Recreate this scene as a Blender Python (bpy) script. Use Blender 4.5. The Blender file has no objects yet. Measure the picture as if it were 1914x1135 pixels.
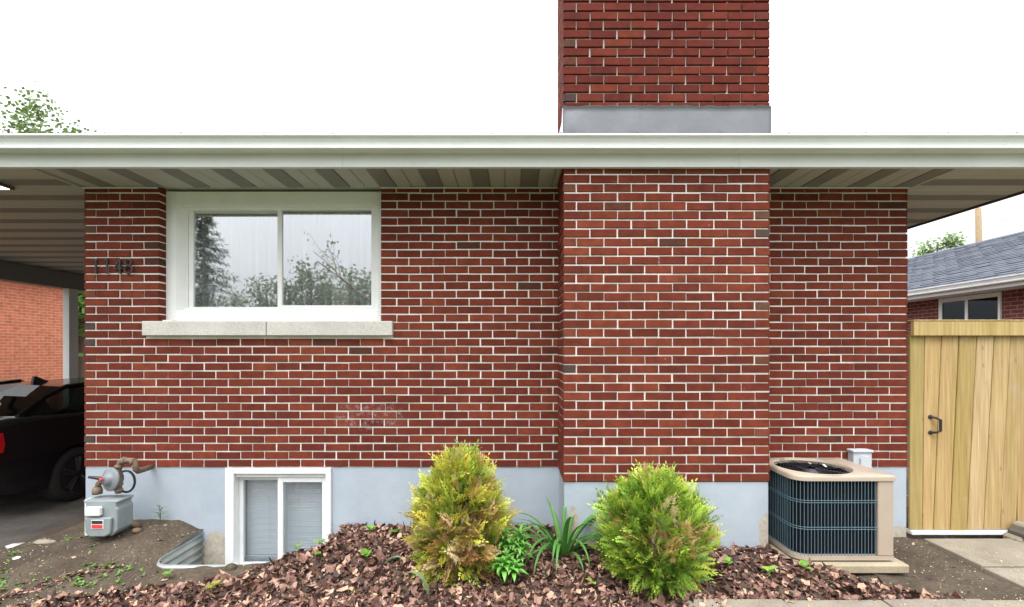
import bpy, math, random
from mathutils import Vector, Matrix
R = math.radians
S = bpy.context.scene
COL = S.collection
rnd = random.Random(1148)

# ------------------------------------------------------------------ camera
F, CX, HY, D, EYE = 900.0, 960.0, 657.0, 4.167, 1.6      # pixels of the 1914 wide photo; metres
cd = bpy.data.cameras.new('camera'); cam = bpy.data.objects.new('camera', cd); COL.objects.link(cam)
cam.location = (0, -D, EYE); cam.rotation_euler = (R(90), 0, 0)
cd.sensor_width = 36; cd.lens = F/1914*36
cd.shift_x = -(CX-957)/1914; cd.shift_y = (HY-567.5)/1914
cd.clip_start = .05; cd.clip_end = 3000
S.camera = cam
# ------------------------------------------------------------------ sky
W = bpy.data.worlds.new('World'); S.world = W; W.use_nodes = True
wn = W.node_tree.nodes; wl = W.node_tree.links; wn.clear()
wo = wn.new('ShaderNodeOutputWorld'); bg = wn.new('ShaderNodeBackground')
sky = wn.new('ShaderNodeTexSky'); sky.sky_type = 'NISHITA'; sky.sun_disc = False
sky.sun_elevation = R(63); sky.sun_rotation = R(195); sky.dust_density = 4; sky.air_density = 1.0
hs = wn.new('ShaderNodeHueSaturation'); hs.inputs['Saturation'].default_value = .25; hs.inputs['Value'].default_value = 1.2
wl.new(sky.outputs[0], hs.inputs['Color'])
tc = wn.new('ShaderNodeTexCoord'); nz = wn.new('ShaderNodeTexNoise'); nz.inputs['Scale'].default_value = 2.2; nz.inputs['Detail'].default_value = 5
wl.new(tc.outputs['Generated'], nz.inputs['Vector'])
cr = wn.new('ShaderNodeValToRGB'); cr.color_ramp.elements[0].position = .3; cr.color_ramp.elements[0].color = (8.4, 8.8, 9.3, 1)
cr.color_ramp.elements[1].position = .65; cr.color_ramp.elements[1].color = (11, 11.2, 11.4, 1)
wl.new(nz.outputs['Fac'], cr.inputs[0])
mx = wn.new('ShaderNodeMix'); mx.data_type = 'RGBA'; mx.inputs[0].default_value = .82
wl.new(hs.outputs[0], mx.inputs[6]); wl.new(cr.outputs[0], mx.inputs[7])
sx_ = wn.new('ShaderNodeSeparateXYZ'); wl.new(tc.outputs['Generated'], sx_.inputs[0])
mr_ = wn.new('ShaderNodeMapRange'); wl.new(sx_.outputs['Z'], mr_.inputs['Value']); mr_.inputs['To Min'].default_value = .5; mr_.inputs['To Max'].default_value = 2.4
mg = wn.new('ShaderNodeVectorMath'); mg.operation = 'SCALE'; wl.new(mx.outputs[2], mg.inputs[0]); wl.new(mr_.outputs[0], mg.inputs['Scale'])
wl.new(mg.outputs[0], bg.inputs['Color']); bg.inputs['Strength'].default_value = .105
wl.new(bg.outputs[0], wo.inputs['Surface'])
# ------------------------------------------------------------------ sun behind thin cloud
ld = bpy.data.lights.new('sun', 'SUN'); ld.energy = 1.5; ld.angle = R(38); ld.color = (1, .97, .92)
sun = bpy.data.objects.new('sun', ld); COL.objects.link(sun)
sd = Vector((math.sin(R(195))*math.cos(R(63)), math.cos(R(195))*math.cos(R(63)), math.sin(R(63))))
sun.rotation_euler = sd.to_track_quat('Z', 'Y').to_euler(); sun.location = sd*30
vs = S.view_settings; vs.view_transform = 'Standard'; vs.look = 'None'; vs.exposure = .75; vs.gamma = 1; vs.use_curve_mapping = False

def P(px, py, d):                       # the point at distance d in front of the camera that shows at a photo pixel
    return Vector(((px-CX)/F*d, d-D, EYE-(py-HY)/F*d))
def WX(px, d=D): return (px-CX)/F*d
def WZ(py, d=D): return EYE-(py-HY)/F*d
def lerp(a, b, t): return a+(b-a)*t
def sst(a, b, x):
    t = min(1, max(0, (x-a)/(b-a))); return t*t*(3-2*t)

# ------------------------------------------------------------------ materials
def nmat(name):
    m = bpy.data.materials.new(name); m.use_nodes = True
    n = m.node_tree.nodes; return m, n, m.node_tree.links, n['Principled BSDF']
def mth(n, l, op, a, b=None, c=None):
    x = n.new('ShaderNodeMath'); x.operation = op
    for i, v in enumerate((a, b, c)):
        if v is None: continue
        if isinstance(v, (int, float)): x.inputs[i].default_value = v
        else: l.new(v, x.inputs[i])
    return x.outputs[0]
def mixc(n, l, fac, a, b, mode='MIX'):
    x = n.new('ShaderNodeMix'); x.data_type = 'RGBA'; x.blend_type = mode
    for i, v in ((0, fac), (6, a), (7, b)):
        if isinstance(v, (int, float)): x.inputs[i].default_value = v
        elif isinstance(v, tuple): x.inputs[i].default_value = (*v, 1) if len(v) == 3 else v
        else: l.new(v, x.inputs[i])
    return x.outputs[2]
def noise(n, l, scale, detail=4, vec=None, rough=.55):
    t = n.new('ShaderNodeTexNoise'); t.inputs['Scale'].default_value = scale; t.inputs['Detail'].default_value = detail
    t.inputs['Roughness'].default_value = rough
    if vec is not None: l.new(vec, t.inputs['Vector'])
    return t.outputs['Fac']
def ramp(n, l, fac, p0, p1, c0=(0, 0, 0), c1=(1, 1, 1)):
    x = n.new('ShaderNodeValToRGB'); e = x.color_ramp.elements
    e[0].position = p0; e[0].color = (*c0, 1); e[1].position = p1; e[1].color = (*c1, 1)
    l.new(fac, x.inputs[0]); return x.outputs[0]
def pos(n): return n.new('ShaderNodeNewGeometry').outputs['Position']
def scaled(n, l, v, s):
    x = n.new('ShaderNodeVectorMath'); x.operation = 'MULTIPLY'; l.new(v, x.inputs[0]); x.inputs[1].default_value = s
    return x.outputs[0]
def bump(n, l, b, h, strength=.4, dist=.005):
    x = n.new('ShaderNodeBump'); x.inputs['Strength'].default_value = strength; x.inputs['Distance'].default_value = dist
    l.new(h, x.inputs['Height']); l.new(x.outputs[0], b.inputs['Normal'])
def mat(name, col, rough=.6, var=.12, scale=6, bmp=.15, bscale=80, dist=.003, metal=0, attr=False, spec=.5, trans=0, dirt=None):
    m, n, l, b = nmat(name); p = pos(n)
    c = (*col, 1)
    if attr:
        a = n.new('ShaderNodeVertexColor'); a.layer_name = 'Col'; src = a.outputs[0]
    else:
        r_ = n.new('ShaderNodeRGB'); r_.outputs[0].default_value = c; src = r_.outputs[0]
    f = noise(n, l, scale, 5, p)
    v = ramp(n, l, f, .25, .75, (1-var,)*3, (1+var,)*3)
    out = mixc(n, l, 1.0, src, v, 'MULTIPLY')
    if dirt:
        dcol, amt = dirt
        g = ramp(n, l, noise(n, l, scale*2.7, 8, p, .7), .55, .75)
        out = mixc(n, l, mth(n, l, 'MULTIPLY', g, amt), out, dcol)
    l.new(out, b.inputs['Base Color'])
    b.inputs['Roughness'].default_value = rough; b.inputs['Metallic'].default_value = metal
    b.inputs['Specular IOR Level'].default_value = spec
    if bmp: bump(n, l, b, noise(n, l, bscale, 4, p), bmp, dist)
    if trans:
        ts = n.new('ShaderNodeBsdfTranslucent'); l.new(out, ts.inputs['Color'])
        ms = n.new('ShaderNodeMixShader'); ms.inputs[0].default_value = trans
        l.new(b.outputs[0], ms.inputs[1]); l.new(ts.outputs[0], ms.inputs[2]); l.new(ms.outputs[0], n['Material Output'].inputs['Surface'])
    return m
def ellip(n, l, p, cx, cz, rx, rz, soft=.35):
    s = n.new('ShaderNodeSeparateXYZ'); l.new(p, s.inputs[0])
    w = mth(n, l, 'MULTIPLY', mth(n, l, 'SUBTRACT', noise(n, l, 18, 5, p, .7), .5), 1.3)
    a = mth(n, l, 'POWER', mth(n, l, 'ABSOLUTE', mth(n, l, 'DIVIDE', mth(n, l, 'SUBTRACT', s.outputs[0], cx), rx)), 2.5)
    c = mth(n, l, 'POWER', mth(n, l, 'ABSOLUTE', mth(n, l, 'DIVIDE', mth(n, l, 'SUBTRACT', s.outputs[2], cz), rz)), 2.5)
    e = mth(n, l, 'ADD', mth(n, l, 'ADD', a, c), w)
    return mth(n, l, 'SUBTRACT', 1.0, ramp(n, l, e, .75, .75+soft))
def brick_mat(name, src):
    m, n, l, b = nmat(name); p = pos(n)
    if src == 'obj': base = n.new('ShaderNodeObjectInfo').outputs['Color']
    else:
        a = n.new('ShaderNodeVertexColor'); a.layer_name = 'Col'; base = a.outputs[0]
    v = ramp(n, l, noise(n, l, 14, 6, p, .65), .25, .8, (.66, .66, .68), (1.3, 1.26, 1.22))
    c = mixc(n, l, 1.0, base, v, 'MULTIPLY')
    big = ramp(n, l, noise(n, l, .9, 3, p), .3, .7, (.86, .86, .88), (1.1, 1.08, 1.06))
    c = mixc(n, l, 1.0, c, big, 'MULTIPLY')
    # lime specks and mortar smears
    sp = ramp(n, l, noise(n, l, 60, 3, scaled(n, l, p, (1, 1, .45))), .735, .765)
    spm = ramp(n, l, noise(n, l, 2.2, 2, p), .5, .62)
    c = mixc(n, l, mth(n, l, 'MULTIPLY', mth(n, l, 'MULTIPLY', sp, spm), .8), c, (.55, .5, .47))
    ef = ramp(n, l, noise(n, l, 7, 7, p, .75), .66, .8)
    c = mixc(n, l, mth(n, l, 'MULTIPLY', ef, .3), c, (.45, .33, .3))
    sm_ = mth(n, l, 'MULTIPLY', ellip(n, l, p, -1.25, 1.04, .32, .13, .9), ramp(n, l, noise(n, l, 24, 6, p, .75), .5, .72))
    c = mixc(n, l, mth(n, l, 'MULTIPLY', sm_, .6), c, (.5, .42, .42))
    l.new(c, b.inputs['Base Color']); b.inputs['Roughness'].default_value = .85; b.inputs['Specular IOR Level'].default_value = .15
    gr = noise(n, l, 1, 2, scaled(n, l, p, (420, 420, 14)))
    h = mth(n, l, 'ADD', gr, mth(n, l, 'MULTIPLY', noise(n, l, 120, 5, p), .8))
    bump(n, l, b, h, .55, .0022)
    return m
def mortar_mat():
    m, n, l, b = nmat('mortar'); p = pos(n)
    c = ramp(n, l, noise(n, l, 3.5, 6, p, .7), .3, .72, (.68, .64, .6), (.88, .85, .81))
    d = ramp(n, l, noise(n, l, 26, 4, p), .58, .75)
    c = mixc(n, l, mth(n, l, 'MULTIPLY', d, .35), c, (.4, .33, .3))
    l.new(c, b.inputs['Base Color']); b.inputs['Roughness'].default_value = .9
    bump(n, l, b, noise(n, l, 220, 4, p), .6, .003)
    return m
def brick_tex_mat(name, c1, c2, mort, axis='y', sc=1.0):
    m, n, l, b = nmat(name); p = pos(n)
    sx = n.new('ShaderNodeSeparateXYZ'); l.new(p, sx.inputs[0]); cb = n.new('ShaderNodeCombineXYZ')
    l.new(sx.outputs['Y' if axis == 'y' else 'X'], cb.inputs[0]); l.new(sx.outputs['Z'], cb.inputs[1])
    t = n.new('ShaderNodeTexBrick'); l.new(cb.outputs[0], t.inputs['Vector'])
    t.inputs['Color1'].default_value = (*c1, 1); t.inputs['Color2'].default_value = (*c2, 1); t.inputs['Mortar'].default_value = (*mort, 1)
    t.inputs['Scale'].default_value = 1; t.inputs['Brick Width'].default_value = .2085*sc; t.inputs['Row Height'].default_value = .07*sc
    t.inputs['Mortar Size'].default_value = .006; t.inputs['Mortar Smooth'].default_value = .1
    v = ramp(n, l, noise(n, l, 9, 5, p), .25, .75, (.8, .8, .8), (1.2, 1.2, 1.2))
    l.new(mixc(n, l, 1.0, t.outputs[0], v, 'MULTIPLY'), b.inputs['Base Color']); b.inputs['Roughness'].default_value = .85
    bump(n, l, b, mth(n, l, 'SUBTRACT', 1.0, t.outputs['Fac']), .5, .006)
    return m
def paint_mat():
    m, n, l, b = nmat('foundation_paint'); p = pos(n)
    c = ramp(n, l, noise(n, l, 2.5, 6, p, .6), .3, .7, (.35, .40, .46), (.42, .475, .535))
    st = ramp(n, l, noise(n, l, 9, 8, p, .75), .64, .76)
    c = mixc(n, l, mth(n, l, 'MULTIPLY', st, .45), c, (.42, .4, .36))
    bare = ramp(n, l, noise(n, l, 30, 5, p, .7), .3, .7, (.33, .29, .23), (.52, .47, .4))
    # paint worn off near the soil, beside the basement window and at the chimney corners
    for (cx, cz, rx, rz) in ((-2.57, -.22, .14, .26), (-1.5, -.1, .09, .13), (.46, .21, .045, .2), (1.965, .2, .07, .155), (3.25, -.0, .25, .09), (-3.3, .02, .3, .06)):
        c = mixc(n, l, ellip(n, l, p, cx, cz, rx, rz), c, bare)
    l.new(c, b.inputs['Base Color']); b.inputs['Roughness'].default_value = .65
    h = mth(n, l, 'ADD', noise(n, l, 6, 4, p), mth(n, l, 'MULTIPLY', noise(n, l, 90, 4, p), .25))
    bump(n, l, b, h, .45, .012)
    return m
def dirt_mat():
    m, n, l, b = nmat('soil'); p = pos(n)
    c = ramp(n, l, noise(n, l, 1.6, 8, p, .65), .3, .72, (.058, .042, .031), (.155, .125, .094))
    c2 = ramp(n, l, noise(n, l, 38, 6, p, .7), .3, .75, (.65, .65, .65), (1.35, 1.32, 1.28))
    c = mixc(n, l, 1.0, c, c2, 'MULTIPLY')
    vo = n.new('ShaderNodeTexVoronoi'); vo.inputs['Scale'].default_value = 55; l.new(p, vo.inputs['Vector'])
    pb = mth(n, l, 'MULTIPLY', mth(n, l, 'LESS_THAN', vo.outputs['Distance'], .22), ramp(n, l, noise(n, l, 21, 2, p), .56, .6))
    c = mixc(n, l, mth(n, l, 'MULTIPLY', pb, .55), c, (.34, .31, .27))
    l.new(c, b.inputs['Base Color']); b.inputs['Roughness'].default_value = .95; b.inputs['Specular IOR Level'].default_value = .2
    h = mth(n, l, 'ADD', noise(n, l, 30, 8, p, .7), mth(n, l, 'MULTIPLY', noise(n, l, 6, 4, p), 1.4))
    bump(n, l, b, h, .9, .03)
    return m
def concrete_mat(name, a, b_, ribs=0):
    m, n, l, b = nmat(name); p = pos(n)
    c = ramp(n, l, noise(n, l, 3, 7, p, .65), .3, .7, a, b_)
    g = ramp(n, l, noise(n, l, 140, 3, p), .35, .7, (.78, .78, .78), (1.18, 1.18, 1.18))
    c = mixc(n, l, 1.0, c, g, 'MULTIPLY')
    st = ramp(n, l, noise(n, l, 11, 8, p, .75), .58, .75)
    c = mixc(n, l, mth(n, l, 'MULTIPLY', st, .5), c, tuple(x*.45 for x in a))
    l.new(c, b.inputs['Base Color']); b.inputs['Roughness'].default_value = .9
    h = noise(n, l, 160, 4, p)
    if ribs:
        w = n.new('ShaderNodeTexWave'); w.inputs['Scale'].default_value = ribs; l.new(p, w.inputs['Vector']); h = mth(n, l, 'ADD', h, w.outputs['Fac'])
    bump(n, l, b, h, .5, .004)
    return m
def wood_mat(name):
    m, n, l, b = nmat(name); p = pos(n)
    oi = n.new('ShaderNodeObjectInfo')
    off = n.new('ShaderNodeVectorMath'); off.operation = 'ADD'; l.new(p, off.inputs[0])
    sc_ = n.new('ShaderNodeVectorMath'); sc_.operation = 'SCALE'; sc_.inputs[0].default_value = (7, 3, 11); l.new(oi.outputs['Random'], sc_.inputs['Scale'])
    l.new(sc_.outputs[0], off.inputs[1]); q = off.outputs[0]
    g = noise(n, l, 1, 6, scaled(n, l, q, (60, 60, 2.2)), .6)
    c = ramp(n, l, g, .3, .72, (.34, .225, .095), (.54, .4, .2))
    c = mixc(n, l, 1.0, c, oi.outputs['Color'], 'MULTIPLY')
    green = ramp(n, l, noise(n, l, 1, 3, scaled(n, l, q, (12, 12, .8))), .5, .72)
    c = mixc(n, l, mth(n, l, 'MULTIPLY', green, .45), c, (.27, .2, .035))
    vo = n.new('ShaderNodeTexVoronoi'); vo.inputs['Scale'].default_value = 1; l.new(scaled(n, l, q, (9, 9, 4.5)), vo.inputs['Vector'])
    kn = mth(n, l, 'SUBTRACT', 1.0, ramp(n, l, vo.outputs['Distance'], .05, .13))
    c = mixc(n, l, mth(n, l, 'MULTIPLY', kn, .6), c, (.26, .13, .05))
    wt = ramp(n, l, noise(n, l, 5, 5, q), .6, .8)
    c = mixc(n, l, mth(n, l, 'MULTIPLY', wt, .6), c, (.4, .335, .25))
    l.new(c, b.inputs['Base Color']); b.inputs['Roughness'].default_value = .7
    bump(n, l, b, mth(n, l, 'ADD', g, mth(n, l, 'MULTIPLY', kn, .6)), .5, .004)
    return m
def glass_mat(name, refl, tint=(.82, .88, .9), rough=.003, fac_edge=.6):
    m, n, l, b = nmat(name); n.remove(b)
    t = n.new('ShaderNodeBsdfTransparent'); t.inputs[0].default_value = (*tint, 1)
    g = n.new('ShaderNodeBsdfGlossy'); g.inputs['Roughness'].default_value = rough; g.inputs['Color'].default_value = (.97, .985, 1, 1)
    lw = n.new('ShaderNodeLayerWeight'); lw.inputs['Blend'].default_value = .3
    f = mth(n, l, 'ADD', refl, mth(n, l, 'MULTIPLY', lw.outputs['Fresnel'], fac_edge))
    ms = n.new('ShaderNodeMixShader'); l.new(f, ms.inputs[0]); l.new(t.outputs[0], ms.inputs[1]); l.new(g.outputs[0], ms.inputs[2])
    l.new(ms.outputs[0], n['Material Output'].inputs['Surface'])
    return m
def leaf_litter_mat():
    m, n, l, b = nmat('dead_leaf'); p = pos(n)
    g = n.new('ShaderNodeNewGeometry')
    x = n.new('ShaderNodeValToRGB'); e = x.color_ramp.elements
    cols = [(0, (.025, .012, .009)), (.25, (.07, .032, .023)), (.45, (.13, .062, .045)), (.62, (.2, .1, .074)), (.78, (.3, .165, .122)), (.91, (.47, .285, .21)), (1, (.6, .4, .26))]
    e[0].position, e[0].color = cols[0][0], (*cols[0][1], 1); e[1].position, e[1].color = cols[-1][0], (*cols[-1][1], 1)
    for q, c in cols[1:-1]: k = e.new(q); k.color = (*c, 1)
    l.new(g.outputs['Random Per Island'], x.inputs[0])
    v = ramp(n, l, noise(n, l, 60, 4, p), .3, .7, (.7, .7, .7), (1.2, 1.2, 1.2))
    l.new(mixc(n, l, 1.0, x.outputs[0], v, 'MULTIPLY'), b.inputs['Base Color'])
    b.inputs['Roughness'].default_value = .6
    bump(n, l, b, noise(n, l, 150, 3, p), .4, .003)
    return m
def emit_mat(name, col, s):
    m, n, l, b = nmat(name); b.inputs['Base Color'].default_value = (*col, 1)
    b.inputs['Emission Color'].default_value = (*col, 1); b.inputs['Emission Strength'].default_value = s
    return m
M = dict(
    brick=brick_mat('brick_single', 'obj'), brickw=brick_mat('brick_field', 'attr'), mortar=mortar_mat(), paint=paint_mat(), soil=dirt_mat(),
    white=mat('white_vinyl', (.80, .81, .80), .35, .05, 4, .03, 60, dirt=((.5, .45, .36), .12)),
    alum=mat('white_aluminium', (.74, .755, .76), .42, .05, 3, .04, 8, .004, dirt=((.42, .42, .38), .22)),
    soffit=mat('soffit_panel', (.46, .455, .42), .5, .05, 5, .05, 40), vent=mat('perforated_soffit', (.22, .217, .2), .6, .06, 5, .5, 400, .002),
    stone=concrete_mat('sill_stone', (.5, .48, .44), (.62, .6, .55)), conc=concrete_mat('path_concrete', (.2, .17, .13), (.31, .27, .21)),
    rib=concrete_mat('ribbed_concrete', (.2, .17, .135), (.3, .26, .21), 22), asph=concrete_mat('driveway', (.055, .047, .04), (.13, .115, .1)),
    flash=mat('flashing_metal', (.17, .18, .2), .45, .12, 5, .25, 6, .02, metal=.1, dirt=((.12, .12, .13), .4)),
    galv=mat('galvanised', (.42, .455, .44), .45, .12, 9, .1, 40, metal=.55), curtain=mat('sheer_curtain', (.9, .92, .93), .9, .04, 3, .1, 200, trans=.25),
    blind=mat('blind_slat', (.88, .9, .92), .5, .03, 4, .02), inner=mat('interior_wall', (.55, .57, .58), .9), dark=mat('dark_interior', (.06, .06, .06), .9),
    beige=mat('beige_enamel', (.41, .335, .265), .4, .05, 6, .05, 90, dirt=((.38, .29, .2), .25)), wire=mat('guard_wire', (.13, .21, .26), .4, .1, 20, 0, metal=.2),
    coil=mat('condenser_coil', (.007, .008, .010), .9, .3, 40, .4, 200, spec=.1), fan=mat('fan_black', (.015, .017, .022), .4), meter=mat('meter_grey', (.25, .285, .295), .5, .12, 14, .15, 60, dirt=((.2, .16, .12), .6)),
    rust=mat('rusty_pipe', (.17, .115, .075), .8, .4, 25, .5, 60, dirt=((.24, .24, .24), .8)), black=mat('black_iron', (.02, .02, .022), .45), numb=mat('number_iron', (.035, .03, .035), .5),
    bulb=mat('dull_grey', (.19, .205, .23), .5, .12, 12), sticker=mat('sticker_white', (.78, .78, .76), .5, .04), red=mat('sticker_red', (.6, .05, .04), .5), box=mat('grey_box', (.5, .53, .57), .5, .05),
    wood=wood_mat('treated_pine'), paver=concrete_mat('pad_concrete', (.3, .25, .165), (.42, .355, .245)),
    glass=glass_mat('window_glass', .33, (1, 1, 1)), bglass=glass_mat('basement_glass', .07, (.95, .97, .98)), nglass=glass_mat('neighbour_glass', .02, (.3, .33, .36), .003, .12),
    litter=leaf_litter_mat(), leafy=mat('leaf', (.1, .2, .03), .5, .15, 30, .1, 60, attr=True, trans=.3), bark=mat('bark', (.12, .085, .06), .9, .3, 20, .6, 50, .01),
    car=mat('black_car_paint', (.006, .006, .008), .12, .05, 3, 0, spec=.6), tyre=mat('tyre_rubber', (.022, .021, .02), .85, .3, 30, .2), rim=mat('dark_rim', (.05, .05, .055), .35, metal=.6),
    carglass=glass_mat('car_glass', .03, (.16, .19, .19), .003, .05), taillight=mat('tail_light_lens', (.55, .012, .015), .15, .05, 5, 0), grey=mat('carport_grey', (.23, .23, .235), .6, .06), 
    roof=mat('red_shingle', (.2, .09, .07), .9, .3, 20, .5, 60), slate=mat('dark_shingle', (.075, .085, .11), .9, .25, 9, .6, 120, attr=False),
    obrick=brick_tex_mat('orange_brick', (.66, .19, .085), (.55, .145, .065), (.56, .38, .3)), rbrick=brick_tex_mat('dark_red_brick', (.21, .045, .032), (.15, .03, .024), (.3, .24, .22)),
    rbrickx=brick_tex_mat('dark_red_brick_front', (.21, .045, .032), (.15, .03, .024), (.3, .24, .22), 'x'),
    grass=mat('lawn_grass', (.085, .13, .035), .9, .4, 8, .8, 90, .03), pole=mat('pole_wood', (.3, .22, .13), .9, .2, 10, .3, 40), lamp=emit_mat('lit_panel', (1, 1, .97), 3),
    seed=mat('seed', (.5, .5, .2), .8, .2, 20, 0, attr=True), street=concrete_mat('street', (.09, .09, .09), (.14, .14, .14)), trim=mat('dark_trim', (.10, .085, .08), .5),
)
# ------------------------------------------------------------------ mesh building
class MB:
    def __init__(s): s.v = []; s.f = []; s.c = []
    def add(s, vs_, fs, col=None):
        o = len(s.v); s.v += [tuple(v) for v in vs_]; s.f += [tuple(i+o for i in f) for f in fs]
        if col is not None: s.c += [col]*len(vs_)
        return s
    def box(s, x0, x1, y0, y1, z0, z1, bev=0, col=None):
        if bev <= 0:
            v = [(x, y, z) for z in (z0, z1) for (x, y) in ((x0, y0), (x1, y0), (x1, y1), (x0, y1))]
            return s.add(v, [(3, 2, 1, 0), (4, 5, 6, 7), (0, 1, 5, 4), (1, 2, 6, 5), (2, 3, 7, 6), (3, 0, 4, 7)], col)
        b = bev; c = [(x0, y0), (x1, y0), (x1, y1), (x0, y1)]; v = []
        def ring(ix, iy, z): return [(x0+ix, y0+iy, z), (x1-ix, y0+iy, z), (x1-ix, y1-iy, z), (x0+ix, y1-iy, z)]
        def oct_(z): return [(x0+b, y0, z), (x1-b, y0, z), (x1, y0+b, z), (x1, y1-b, z), (x1-b, y1, z), (x0+b, y1, z), (x0, y1-b, z), (x0, y0+b, z)]
        def oin(z): return [(x0+b, y0+b, z), (x1-b, y0+b, z), (x1-b, y0+b, z), (x1-b, y1-b, z), (x1-b, y1-b, z), (x0+b, y1-b, z), (x0+b, y1-b, z), (x0+b, y0+b, z)]
        A = ring(b, b, z0); B = oct_(z0+b); C = oct_(z1-b); E = ring(b, b, z1)
        v = A+B+C+E; f = [(3, 2, 1, 0), (20, 21, 22, 23)]
        for i in range(8): j = (i+1) % 8; f.append((4+i, 4+j, 12+j, 12+i))
        m = [0, 1, 1, 2, 2, 3, 3, 0]
        for i in range(8):
            j = (i+1) % 8
            if m[i] == m[j]:
                f.append((4+j, 4+i, m[i])); f.append((12+i, 12+j, 20+m[i]))
            else:
                f.append((4+j, 4+i, m[i], m[j])); f.append((12+i, 12+j, 20+m[j], 20+m[i]))
        return s.add(v, f, col)
    def quad(s, a, b, c, d, col=None): return s.add([a, b, c, d], [(0, 1, 2, 3)], col)
    def prism(s, poly, ax, a, b, col=None):        # poly in the two axes other than ax, extruded from a to b
        n = len(poly); v = []
        for t in (a, b):
            for (p, q) in poly: v.append({'x': (t, p, q), 'y': (p, t, q), 'z': (p, q, t)}[ax])
        f = [tuple(range(n))[::-1], tuple(range(n, 2*n))]
        for i in range(n): j = (i+1) % n; f.append((i, j, n+j, n+i))
        return s.add(v, f, col)
    def tube(s, pts, r, n=8, col=None, cap=True):
        pts = [Vector(p) for p in pts]; k = len(pts); rr = r if isinstance(r, (list, tuple)) else [r]*k
        v = []; f = []; up = None
        for i, p in enumerate(pts):
            t = (pts[min(i+1, k-1)]-pts[max(i-1, 0)]).normalized()
            if up is None: up = t.orthogonal().normalized()
            up = (up-t*up.dot(t)); up = up.normalized() if up.length > 1e-6 else t.orthogonal().normalized()
            w = t.cross(up)
            for j in range(n):
                a = 2*math.pi*j/n; v.append(p+(up*math.cos(a)+w*math.sin(a))*rr[i])
        for i in range(k-1):
            for j in range(n): q = (j+1) % n; f.append((i*n+j, i*n+q, (i+1)*n+q, (i+1)*n+j))
        if cap: f.append(tuple(range(n))[::-1]); f.append(tuple(range((k-1)*n, k*n)))
        return s.add(v, f, col)
    def lathe(s, prof, c, axis, n=24, col=None):   # prof: (radius, height along axis)
        ax = Vector(axis).normalized(); u = ax.orthogonal().normalized(); w = ax.cross(u); c = Vector(c); v = []; f = []
        for (r, h) in prof:
            for j in range(n):
                a = 2*math.pi*j/n; v.append(c+ax*h+(u*math.cos(a)+w*math.sin(a))*r)
        for i in range(len(prof)-1):
            for j in range(n): q = (j+1) % n; f.append((i*n+j, i*n+q, (i+1)*n+q, (i+1)*n+j))
        f.append(tuple(range(n))[::-1]); f.append(tuple(range((len(prof)-1)*n, len(prof)*n)))
        return s.add(v, f, col)
    def mesh(s, name, mat_, smooth=False):
        me = bpy.data.meshes.new(name); me.from_pydata(s.v, [], s.f)
        if s.c:
            a = me.color_attributes.new('Col', 'FLOAT_COLOR', 'POINT')
            flat = []
            for c in s.c: flat += [c[0], c[1], c[2], 1]
            a.data.foreach_set('color', flat)
        if smooth: me.polygons.foreach_set('use_smooth', [True]*len(me.polygons))
        if mat_: me.materials.append(mat_)
        me.update(); return me
    def build(s, name, mat_, parent=None, smooth=False, loc=None):
        return link(name, s.mesh(name, mat_, smooth), parent, loc)
def link(name, data, parent=None, loc=None):
    o = bpy.data.objects.new(name, data); COL.objects.link(o)
    if parent is not None: o.parent = parent
    if loc is not None: o.location = loc
    return o
def tag(o, label=None, cat=None, group=None, kind=None):
    if label: o['label'] = label
    if cat: o['category'] = cat
    if group: o['group'] = group
    if kind: o['kind'] = kind
    return o
def thing(name, label, cat, loc=(0, 0, 0), group=None):
    return tag(link(name, None, None, loc), label, cat, group)
def sharpen(o, ang=40):
    me = o.data
    me.polygons.foreach_set('use_smooth', [True]*len(me.polygons)); me.set_sharp_from_angle(angle=R(ang)); return o

# ------------------------------------------------------------------ ground
XL, XR = WX(157), WX(1697)                # house corners
CXL, CXR, CF = WX(1053, D/1.122), WX(1439, D/1.122), D/1.122-D     # chimney breast: left, right, front
WELL = (-2.69, -1.44, -.62)               # window well: left, right, front
def gz(x, y):
    base = -.02 + .05*sst(-.6, 0, y)*(1-sst(2.0, 2.6, x))
    base += .11*sst(-3.9, -3.2, x)*(1-sst(-2.95, -2.72, x))*sst(-.9, -.15, y)
    mound = .10*sst(-2.3, -1.2, x)*(1-sst(1.7, 2.45, x))*sst(-1.12, -.62, y)*(1-.45*sst(-.42, -.02, y)*(1-sst(.3, .6, x)))
    mound += .045*math.exp(-((x+1.42)/.3)**2-((y+.62)/.3)**2)
    mound += .085*math.exp(-((x-2.12)/.3)**2-((y+.86)/.13)**2)
    base += mound
    base -= .08*(1-sst(-3.6, -2.2, x))*(1-sst(-1.5, -.75, y))
    if y > -.9: base += .03*sst(-3.0, -2.75, x)*(1-sst(-1.5, -1.3, x))*sst(-.9, -.6, y)
    drop = 1-sst(-5.0, -3.75, x)
    base = lerp(base, -.28, drop*sst(-1.1, .3, y)); base = lerp(base, -.16, drop*(1-sst(-1.1, .3, y)))
    return base
def rough_(x, y):
    return .010*math.sin(7.1*x+3*y)*math.sin(5.3*y-2.1*x)+.006*math.sin(19*x+1.3)*math.sin(17*y+.4*x)+.004*math.sin(41*x+9*y)*math.sin(37*y-11*x)
def in_well(x, y, g=0):
    x0, x1, y0 = WELL[0]+g, WELL[1]-g, WELL[2]+g; r = .15
    if not (x0 < x < x1 and y > y0): return False
    if y < y0+r and x < x0+r and math.hypot(x-x0-r, y-y0-r) > r: return False
    if y < y0+r and x > x1-r and math.hypot(x-x1+r, y-y0-r) > r: return False
    return True
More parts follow.
